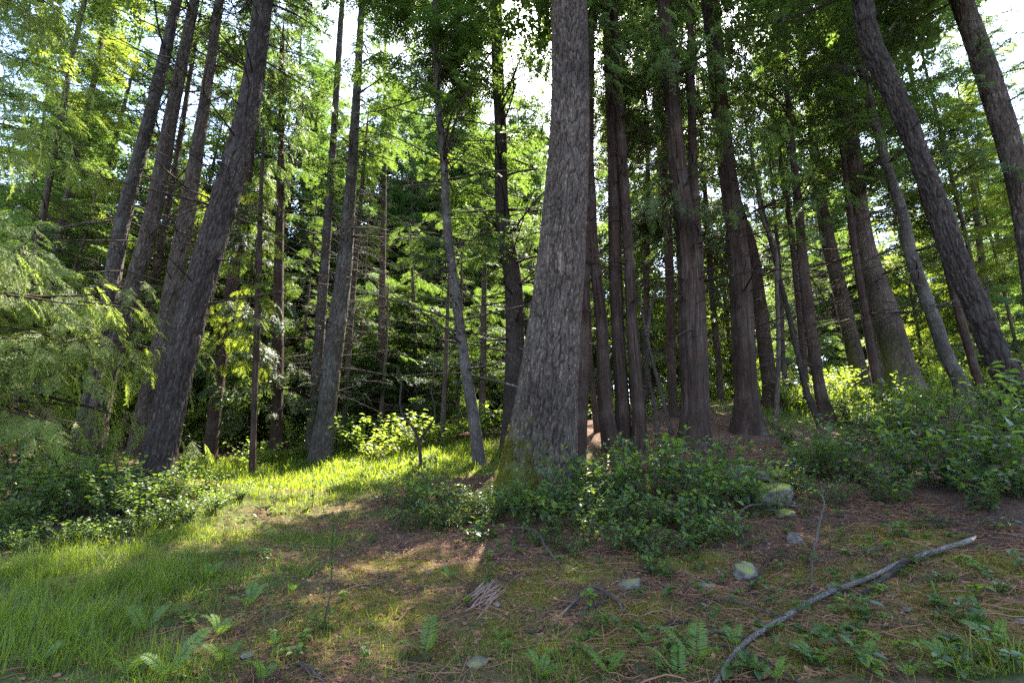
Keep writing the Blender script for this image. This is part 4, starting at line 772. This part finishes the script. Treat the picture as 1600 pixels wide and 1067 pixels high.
def herb(ll, h, n, m):
    root = thing('small_herb', HL, 'herb', (0, 0, 0), 0, HG); g, lf = Geo(), Geo(); ns = max(2, n // 5); az = U(0, 6.28, ns)
    tip = np.stack([np.cos(az) * h * U(.3, .9, ns), np.sin(az) * h * U(.3, .9, ns), h * U(.5, 1.1, ns)], -1); P = tip[:, None] * (np.linspace(0, 1, 5)[None, :, None] ** np.array([1.4, 1.4, .9])) - np.array([0, 0, .01])
    V, Fc, C = tubes(P, np.full((ns, 5), .0018), 4); g.add(V, Fc, co=C); i = RNG.integers(0, ns, n); Q = P[i, RNG.integers(2, 5, n)]; a = U(0, 6.28, n)
    leaves(lf, Q, np.stack([np.cos(a), np.sin(a), U(-.3, .5, n)], -1), np.array([0, 0, 1.]) + U(-.4, .4, (n, 3)), ll * U(.5, 1.2, n), U(.5, .75), U(.1, 1, n)); g.build('stem', M_TWIG, root); lf.build('foliage', m, root); return root
HP = [herb(.05, .09, 12, L_SAL), herb(.07, .12, 10, L_SAL), herb(.04, .07, 16, L_FERN), herb(.055, .10, 14, L_SALN), herb(.03, .06, 26, L_FERN), herb(.08, .10, 7, L_SAL)]
_hs = [(1000, 935), (1110, 975), (1015, 885), (1370, 935), (1150, 930), (1085, 890), (940, 880), (1500, 1045), (870, 985), (760, 880), (610, 870), (580, 850), (1420, 900), (1220, 870), (1550, 830), (1390, 860), (300, 870), (480, 900), (420, 880), (1330, 1050)]
while len(_hs) < 280:
    px, py = U(250, 1600), U(800, 1062); wt = .9 if px > 860 else .8 if py < 880 else .35
    if 480 < px < 720 and py > 850: wt = .12
    if U(0, 1) < wt: _hs.append((px, py))
for i, (px, py) in enumerate(_hs):
    g = ground_at(px, py); k = i % 6; loc = (g[0], g[1], g[2])
    if i < 6: HP[k].location = loc
    else: dup(HP[k], loc, U(0, 6.28), U(.6, 1.3))
for k, (px, py) in enumerate([(1420, 840), (1450, 842), (1480, 838), (1435, 828), (1470, 826), (1505, 846)]):
    seedling(px, py, 24, .035, .07, 'low clover like herb in the green patch at the upper end of the fallen branch', L_FERN, 'herb patch by the fallen branch')
def stalk():
    b = ground_at(503, 985); top = at(528, 805, b[1] + .05); root = thing('tall_stalk', 'tall thin leafy stalk standing alone in the path', 'plant', b); d = top - b; g, lf = Geo(), Geo()
    t = np.linspace(0, 1, 14); P = d * t[:, None] + np.stack([.02 * np.sin(t * 5), 0 * t, 0 * t], -1); P[0, 2] -= .05
    V, Fc, C = tubes(P[None], (.0065 - .0035 * t)[None], 6); g.add(V, Fc, co=C)
    n = 150; tt = U(.42, 1, n); a = U(0, 6.28, n); Q = np.stack([np.interp(tt, t, P[:, k]) for k in range(3)], -1)
    leaves(lf, Q, np.stack([np.cos(a), np.sin(a), U(.5, 1.8, n)], -1), np.stack([-np.cos(a), -np.sin(a), .6 + 0 * a], -1), U(.025, .05, n), .22, U(0, .6, n))
    n = 26; a = U(0, 6.28, n); leaves(lf, np.stack([.02 * np.cos(a), .02 * np.sin(a), U(0, .12, n)], -1), np.stack([np.cos(a), np.sin(a), U(-.1, .5, n)], -1), np.tile([0, 0, 1.], (n, 1)), U(.05, .11, n), .3, U(.1, .6, n))
    g.build('stem', M_TWIG, root, smooth=True); lf.build('foliage', L_SAL, root)
stalk()
def leafy_sprig(px, py, h, label):
    b = ground_at(px, py); root = thing('dark_sprig', label, 'plant', b); g, lf = Geo(), Geo(); ns = 3
    P = np.stack([np.stack([np.linspace(0, U(-.15, .15), 7), np.linspace(0, U(-.1, .1), 7), np.linspace(0, h * U(.7, 1), 7)], -1) for _ in range(ns)]); V, Fc, C = tubes(P, np.full((ns, 7), .003), 4); g.add(V, Fc, co=C)
    n = 26; i = RNG.integers(0, ns, n); t = U(.3, 1, n); Q = np.stack([P[a, int(b_ * 6)] for a, b_ in zip(i, t)]); a = U(0, 6.28, n)
    leaves(lf, Q, np.stack([np.cos(a), np.sin(a), U(-.1, .6, n)], -1), np.array([0, 0, 1.]) + U(-.4, .4, (n, 3)), U(.05, .09, n), .5, U(0, .4, n)); g.build('stem', M_TWIG, root); lf.build('foliage', L_SAL, root)
leafy_sprig(428, 790, .42, 'dark leafy sprig in front of the sunlit grass'); leafy_sprig(488, 795, .45, 'thin dark sprig with few leaves in the middle of the glade')

# ------------------------------------------------------------------ rocks
def rock(px, py, wpx, ratio, label, moss=0.0, sink=.35, dep=1.0, rz=None):
    b = ground_at(px, py); dd = depth(b); r = wpx * .39 * dd / F; sink = .44
    bm = bmesh.new(); bmesh.ops.create_icosphere(bm, subdivisions=5, radius=1); V = np.array([v.co[:] for v in bm.verts]); Fc = np.array([[v.index for v in f.verts] for f in bm.faces]); bm.free()
    sd = int(px + py); d = 1 + .8 * (fbm(V * 1.3 + sd, 2, sd) - .5) + .40 * (fbm(V * 3.5 + sd, 4, sd + 1) - .5)
    pl = norm(U(-1, 1, (13, 3)))
    for q in pl: s = V @ q; d = np.where(s * d > .74, .74 / np.maximum(s, .1), d)
    V = V * d[:, None] * np.array([1, dep, ratio]) * r
    g = Geo(); g.add(V, Fc, moss=moss); o = g.build('rock', M_ROCK, smooth=False); me = o.data; me.polygons.foreach_set('use_smooth', np.ones(len(me.polygons), dtype=bool))
    o.location = (b[0], b[1], b[2] + r * ratio * (1 - 2 * sink) * .8); o.rotation_euler = (0, 0, U(-.4, .4) if rz is None else rz); tag(o, label, 'rock'); return o
rock(1165, 900, 62, .95, 'pale craggy upright rock in the litter, largest in the foreground', .1)
rock(1104, 918, 40, .6, 'small dark flat rock left of the pale craggy rock')
rock(1243, 846, 34, .85, 'rounded brownish stone under the bent twig')
rock(1200, 782, 108, .55, 'grey boulder with sunlit yellow moss along its back', .18)
rock(1165, 745, 100, .45, 'flat grey boulder at the foot of the bare bank', .1)
rock(1302, 925, 34, .8, 'grey stone beside the middle of the fallen branch', .1)
rock(985, 915, 48, .6, 'angular grey stone half buried among green sprigs', .1)
rock(776, 946, 17, .8, 'small round pale stone beside the splintered wood')
rock(745, 1038, 52, .3, 'flat grey stone slab in the path at the lower centre')
rock(384, 1024, 30, .3, 'small flat whitish stone in the short grass')
rock(1553, 985, 18, .7, 'tiny pale stone near the right edge')
rock(1598, 975, 30, .6, 'small grey stone at the right edge')
rock(1420, 955, 24, .5, 'little dark stone below the mossy stick')
rock(668, 895, 14, .5, 'tiny white stone lying on the path')
rock(1226, 806, 44, .6, 'small mossy stone just below the grey boulder', .3)
rock(1128, 768, 50, .5, 'dark stone left of the grey boulder at the edge of the middle thicket', .2)
rock(1212, 742, 46, .5, 'mossy stone above the grey boulder', .35)
rock(965, 790, 44, .6, 'grey stone half hidden by the middle thicket', .2)

# ------------------------------------------------------------------ fallen branches and sticks
def stick(name, label, pts, mat=None, lift=.5, moss=0.0, cat='branch', sides=8, parts=None, kink=.004, seg=28):
    """a stick lying on the ground through photo marks (px, py, width px, height above ground in m)"""
    P, R = [], []
    for px, py, wd, hh in pts:
        b = ground_at(px, py); rr = wd / 2 * (.9 if name == 'fallen_branch' else .55) * depth(b) / F / math.sqrt(1 + ((px - 800) / F) ** 2); b[2] += rr * lift + hh; P.append(b); R.append(rr)
    S = spline(np.concatenate([np.array(P), np.array(R)[:, None]], 1), seg); C = S[:, :3]; C = C + (np.stack([fbm(np.stack([np.arange(seg) * .35 + len(label), np.full(seg, k * 9.1), np.full(seg, pts[0][0] * .37)], -1), 2, 3) for k in range(3)], -1) - .5) * kink * 4
    o0 = C[len(C) // 2].copy(); V, Fc, co = tubes((C - o0)[None], np.maximum(S[:, 3], .0012)[None] * (1 + .25 * (fbm(np.stack([np.arange(seg) * .9, np.full(seg, pts[0][0]), np.full(seg, 1.)], -1), 2, 4) - .5) * .6), sides)
    g = Geo(); g.add(V, Fc, co=co, moss=moss)
    if parts:
        root = thing(name, label, cat, o0); g.build('wood', mat or M_TWIG, root, smooth=True); parts(root, C - o0, S[:, 3])
        return root
    o = g.build(name, mat or M_TWIG, smooth=True); o.location = o0; tag(o, label, cat); return o
def pale_end(root, C, R):
    d = norm(C[-1] - C[-2]); g = Geo()
    P = np.stack([C[-1] - d * .01, C[-1] + d * .05, C[-1] + d * .11, C[-1] + d * .14]); P[:, 2] += np.array([0, .004, .012, .018]); V, Fc, co = tubes(P[None], np.array([[R[-1] * .99, R[-1] * .75, R[-1] * .45, .003]]), 7); g.add(V, Fc, co=co); g.build('split_end', M_PALEW, root)
    for f, dv, l in ((.30, (-.7, -.5, .25), .26), (.48, (.6, -.7, .25), .20), (.62, (-.4, .8, .4), .22), (.80, (.3, -.7, .35), .16)):
        k = int(f * (len(C) - 1)); dv = norm(np.array(dv)); P = C[k] + dv * (np.linspace(0, l, 5))[:, None] + U(-.01, .01, (5, 3)); V, Fc, co = tubes(P[None], np.linspace(.006, .0015, 5)[None], 5); Geo().add(V, Fc, co=co).build('side_twig', M_GREY, root, smooth=True)
stick('fallen_branch', 'long pale grey fallen branch with a freshly split end, lying across the right foreground', [(1112, 1085, 8, .01), (1146, 1034, 9, .02), (1165, 1014, 9, .025), (1198, 993, 10, .03), (1239, 969, 10, .035), (1284, 946, 10, .04), (1328, 925, 10, .04), (1370, 908, 10.5, .035), (1421, 884, 10.5, .035), (1473, 868, 11, .04), (1518, 855, 11.5, .045)], M_BRANCH, parts=pale_end, sides=14, seg=70, kink=.002)
stick('fallen_branch', 'shorter dark brown branch lying behind the long pale fallen branch', [(1350, 935, 8, .02), (1385, 910, 10, .03), (1420, 885, 10, .03), (1440, 870, 7, .02)], M_FIRD)
ST = [('bowed dark branch arching over the moss at the lower centre', [(868, 978, 9, .0), (895, 950, 10, .03), (935, 932, 11, .06), (960, 945, 10, .03), (978, 962, 7, 0)], None),
      ('second thin branch lying under the bowed dark branch', [(905, 965, 8, .01), (930, 950, 9, .02), (950, 948, 7, .02)], None),
      ('tall bent twig standing against the litter left of the thicket', [(1268, 930, 7, 0), (1273, 885, 8, .1), (1285, 855, 8, .18), (1293, 825, 6, .22), (1286, 795, 4, .26)], None),
      ('long thin twig from the dark roots to the fallen branch', [(1075, 940, 5, .01), (1130, 945, 7, .03), (1180, 962, 7, .04), (1235, 978, 6, .03)], None),
      ('short pale twig touching the lower end of the fallen branch', [(1078, 1002, 5, .03), (1120, 1004, 7, .04), (1172, 1010, 6, .03)], M_GREY),
      ('brown twig running off the bottom edge beside the fallen branch', [(1110, 1010, 6, .02), (1160, 1025, 8, .03), (1210, 1048, 9, .02), (1270, 1085, 9, .02)], None),
      ('yellow mossy stick stuck in the litter below the fallen branch', [(1476, 978, 9, 0), (1470, 955, 11, .02), (1460, 925, 10, .06)], 'moss'),
      ('rotten stick end at the lower left of the path', [(462, 1042, 12, .01), (485, 1052, 14, .01), (505, 1070, 13, .0)], None),
      ('long thin twig lying across the path', [(532, 922, 4, .005), (580, 915, 5, .01), (640, 905, 4, .005)], None),
      ('thin twig crossing the right thicket floor', [(1330, 880, 5, .03), (1375, 862, 8, .03), (1400, 850, 7, .02)], None),
      ('forked dead twig in front of the middle thicket', [(795, 845, 5, .12), (830, 850, 6, .14), (860, 875, 6, .06), (880, 890, 4, 0)], None),
      ('thin bent twig hung between the boulder and the thicket', [(1145, 835, 5, .05), (1180, 810, 7, .14), (1230, 808, 6, .12), (1285, 808, 4, .06)], None),
      ('bare root crossing the lower right litter', [(1025, 985, 12, .0), (1060, 975, 16, .0), (1110, 985, 14, .0), (1140, 1000, 9, 0)], M_FIRD),
      ('pale dead twig at the right edge under the thicket', [(1500, 830, 4, .02), (1550, 838, 6, .03), (1610, 850, 6, .03)], M_GREY),
      ('short dark twig on the moss at the lower centre', [(815, 992, 6, 0), (835, 990, 7, .01), (852, 985, 5, 0)], None),
      ('straight twig poking up beside the pale craggy rock', [(1170, 930, 7, .02), (1190, 905, 9, .05), (1210, 880, 5, .08)], M_CEDAR),
      ('thin twig lying on the right foreground litter', [(1375, 985, 4, .01), (1420, 982, 5, .02), (1465, 978, 4, .01)], None),
      ('dead twig lying in the grass at the lower centre', [(660, 975, 5, .01), (700, 968, 6, .01), (760, 975, 4, .0)], None)]
for lab, pts, m in ST: stick('fallen_twig', lab, pts, M_TWIG if m in (None, 'moss') else m, moss=1.0 if m == 'moss' else 0.0, cat='twig', kink=.008)
def splinters():
    b = ground_at(755, 935); g = Geo(); root = thing('splintered_wood', 'bundle of rotten reddish wood splinters on the path', 'wood', b)
    for i in range(26):
        a, c = ground_at(U(708, 745), U(945, 975)), ground_at(U(770, 805), U(900, 925)); f0, f1 = U(0, .5), U(.6, 1)
        p, q = a + (c - a) * f0 - b, a + (c - a) * f1 - b; p[2] += U(.005, .04); q[2] += U(.005, .05)
        V, Fc, co = tubes(np.stack([p, (p + q) / 2 + U(-.006, .006, 3), q])[None], np.array([[.004, .008, .002]]) * U(.5, 1.4), 5); g.add(V, Fc, co=co)
    g.build('splinter', M_SPLINT, root)
splinters()
def brush(px, py, n, spread, label):
    b = ground_at(px, py); root = thing('brush_pile', label, 'brushwood', b); g = Geo(); az = U(0, 3.14 * 2, n); L = U(.2, .65, n)
    O = np.stack([U(-spread, spread, n), U(-.25, .25, n), U(.0, .1, n)], -1); O[:, 2] += H(O[:, 0] + b[0], O[:, 1] + b[1]) - b[2]
    D = np.stack([np.cos(az), np.sin(az) * .6, U(-.05, .75, n)], -1); t = np.linspace(0, 1, 6)[None, :, None]
    P = O[:, None] + D[:, None] * L[:, None, None] * t + np.array([0, 0, -.25]) * L[:, None, None] * t ** 2 + np.cumsum(U(-.012, .012, (n, 6, 3)), 1)
    V, Fc, C = tubes(P, (.0042 - .003 * t[..., 0]) * U(.6, 1.4, (n, 1)), 4); g.add(V, Fc, co=C); g.build('twig_tangle', M_TWIG, root, smooth=True)
brush(1340, 815, 55, .75, 'tangle of dead twigs under the left half of the right thicket'); brush(1510, 820, 50, .7, 'tangle of dead twigs under the right half of the right thicket')
brush(1130, 705, 40, .8, 'dead twigs strewn over the bare bank below the stout cedar'); brush(1230, 875, 30, .35, 'small heap of dead twigs round the bent twig'); brush(120, 838, 45, .9, 'dark dead twigs under the left thicket'); brush(30, 690, 60, .9, 'tangle of dry brown branches below the big cedar at the left edge'); brush(285, 712, 30, .4, 'dry hanging twigs at the back of the dark leaning fir')

# ------------------------------------------------------------------ grass, moss tufts and litter: nobody could count them
def grass():
    g = Geo()
    def blades(x, y, h, wd, tint, dry):
        n = len(x); z = H(x, y) - .01; az = U(0, 6.28, n); bend = U(.15, 1.25, n); d = np.stack([np.cos(az), np.sin(az), 0 * az], -1); s = np.stack([-np.sin(az + U(-.6, .6, n)), np.cos(az), 0 * az], -1)
        b = np.stack([x, y, z], -1); up = np.array([0, 0, 1.]); V = []
        for t in (0, .4, .75):
            c = b + d * (h * bend * t ** 1.8 * .8)[:, None] + up * (h * (t - .3 * bend * t * t))[:, None]; w_ = (wd * (1 - t * .55))[:, None] * s; V += [c - w_, c + w_]
        V.append(b + d * (h * bend * .8)[:, None] + up * (h * (1 - .35 * bend))[:, None]); V = np.stack(V, 1)
        Fc = np.array([(0, 1, 3), (0, 3, 2), (2, 3, 5), (2, 5, 4), (4, 5, 6)])
        g.add(V.reshape(-1, 3), (Fc[None] + (np.arange(n) * 7)[:, None, None]).reshape(-1, 3), tint=np.repeat(tint, 7), moss=np.repeat(dry, 7))
    for (xr, yr, N_, hh, ww) in (((-6.5, 4.2), (2.6, 6.2), 300000, .17, .0017), ((-7, 2), (5.8, 9), 70000, .12, .0028), ((-9, 2), (8.5, 15), 260000, .17, .0055), ((3, 14), (10, 18), 40000, .18, .008)):
        x, y = U(*xr, N_), U(*yr, N_); m = np.clip(mask(GRASS, x, y), 0, 1.2); cl = fbm2(x * 3.5, y * 3.5, 3, 21); k = U(0, 1, N_) < np.clip(m * 1.1 - .12, 0, 1) * np.clip((cl - .36) * 4.5 + (y > 8.5) * .5, .04, 1) * np.where(y > 8.5, 1, .72); x, y, m, cl = x[k], y[k], m[k], cl[k]; n = len(x); ww = ww * np.where(U(0, 1, n) < .18, 1.9, 1.)
        blades(x, y, hh * np.where(U(0, 1, n) < .12, U(1.2, 1.9, n), U(.3, 1.1, n)) * (.35 + .75 * np.minimum(m, 1)) * (.5 + cl), ww * U(.7, 1.3, n), np.clip(U(0, .8, n) + .4 * (cl - .5), 0, 1), (U(0, 1, n) < .08) * U(.4, 1, n))
    n = 9000; x, y = U(-3.8, 3.8, n), U(2.7, 6.2, n); k = fbm2(x * 2, y * 2, 3, 77) > .5; x, y = x[k], y[k]; n = len(x); blades(x, y, U(.03, .11, n), U(.001, .0016, n), U(.2, .8, n), (U(0, 1, n) < .25) * 1.0)
    tag(g.build('grass', L_GRS), kind='stuff')
grass()
def moss_tufts():
    g = Geo(); n = 300000; x, y = U(-3.9, 4.6, n), U(2.7, 7.2, n); m = mask(MOSS, x, y); cl = fbm2(x * 5, y * 5, 3, 55); k = U(0, 1, n) < np.clip((m + (cl - .5) * 1.2 - .10) * 1.4, 0, 1); x, y = x[k], y[k]; n = len(x)
    b = np.stack([x, y, H(x, y) - .002], -1); d = norm(np.stack([U(-1, 1, n), U(-1, 1, n), U(.5, 1.6, n)], -1)); s = norm(np.cross(d, U(-1, 1, (n, 3)))); l = U(.010, .036, n)[:, None]
    V = np.stack([b - s * .0042, b + s * .0042, b + d * l], 1); g.add(V.reshape(-1, 3), np.arange(n * 3).reshape(-1, 3), tint=np.repeat(U(0, 1, n), 3)); tag(g.build('moss', L_MOSS), kind='stuff')
moss_tufts()
def litter():
    g = Geo(); n = 60000; x, y = U(-3.9, 4.8, n), 2.7 + 6.5 * RNG.random(n) ** 1.4; k = U(0, 1, n) > np.clip(mask(GRASS, x, y), 0, .9); x, y = x[k], y[k]; n = len(x)
    b = np.stack([x, y, H(x, y) + U(.001, .012, n)], -1); a = U(0, 6.28, n); d = np.stack([np.cos(a), np.sin(a), U(-.12, .3, n)], -1); s = norm(np.stack([-np.sin(a), np.cos(a), U(-.6, .6, n)], -1)); l = np.where(U(0, 1, n) < .12, U(.06, .2, n), U(.015, .05, n)); w_ = np.where(l > .06, U(.0015, .0035, n), U(.0008, .002, n))
    V = np.stack([b - s * w_[:, None], b + s * w_[:, None], b + d * l[:, None] + s * w_[:, None] * .6, b + d * l[:, None] - s * w_[:, None] * .6], 1)
    g.add(V.reshape(-1, 3), (np.array([(0, 1, 2), (0, 2, 3)])[None] + (np.arange(n) * 4)[:, None, None]).reshape(-1, 3), tint=np.repeat(RNG.random(n) ** 1.6, 4))
    n = 9500; x, y = U(-3.9, 4.8, n), 2.7 + 6 * RNG.random(n) ** 1.3; k = U(0, 1, n) > np.clip(mask(GRASS, x, y), 0, .93); k &= U(0, 1, n) < np.where(x > .6, 1, .55); x, y = x[k], y[k]; n = len(x)
    az = U(0, 6.28, n); l = .05 + .38 * RNG.random(n) ** 2.2; t = np.linspace(-.5, .5, 5); X_ = x[:, None] + np.cos(az)[:, None] * l[:, None] * t + np.cumsum(U(-.008, .008, (n, 5)), 1); Y_ = y[:, None] + np.sin(az)[:, None] * l[:, None] * t + np.cumsum(U(-.008, .008, (n, 5)), 1)
    P = np.stack([X_, Y_, H(X_, Y_) + U(.003, .016, (n, 1)) + U(0, .02, (n, 5)) * (U(0, 1, (n, 1)) < .3)], -1); V, Fc, C = tubes(P, (U(.0012, .0042, n)[:, None] * np.array([.8, 1, 1, .8, .4]))); g.add(V, Fc, tint=np.repeat(RNG.random(n) ** 1.4, 20))
    n = 14000; x, y = U(-3.9, 4.8, n), U(2.7, 8.5, n); a = U(0, 6.28, n); leaves(g, np.stack([x, y, H(x, y) + .008], -1), np.stack([np.cos(a), np.sin(a), U(-.3, .5, n)], -1), np.array([0, 0, 1.]) + U(-.8, .8, (n, 3)), U(.015, .05, n), .55, RNG.random(n) ** 1.3)
    tag(g.build('forest_litter', L_DRY), kind='stuff')
litter()
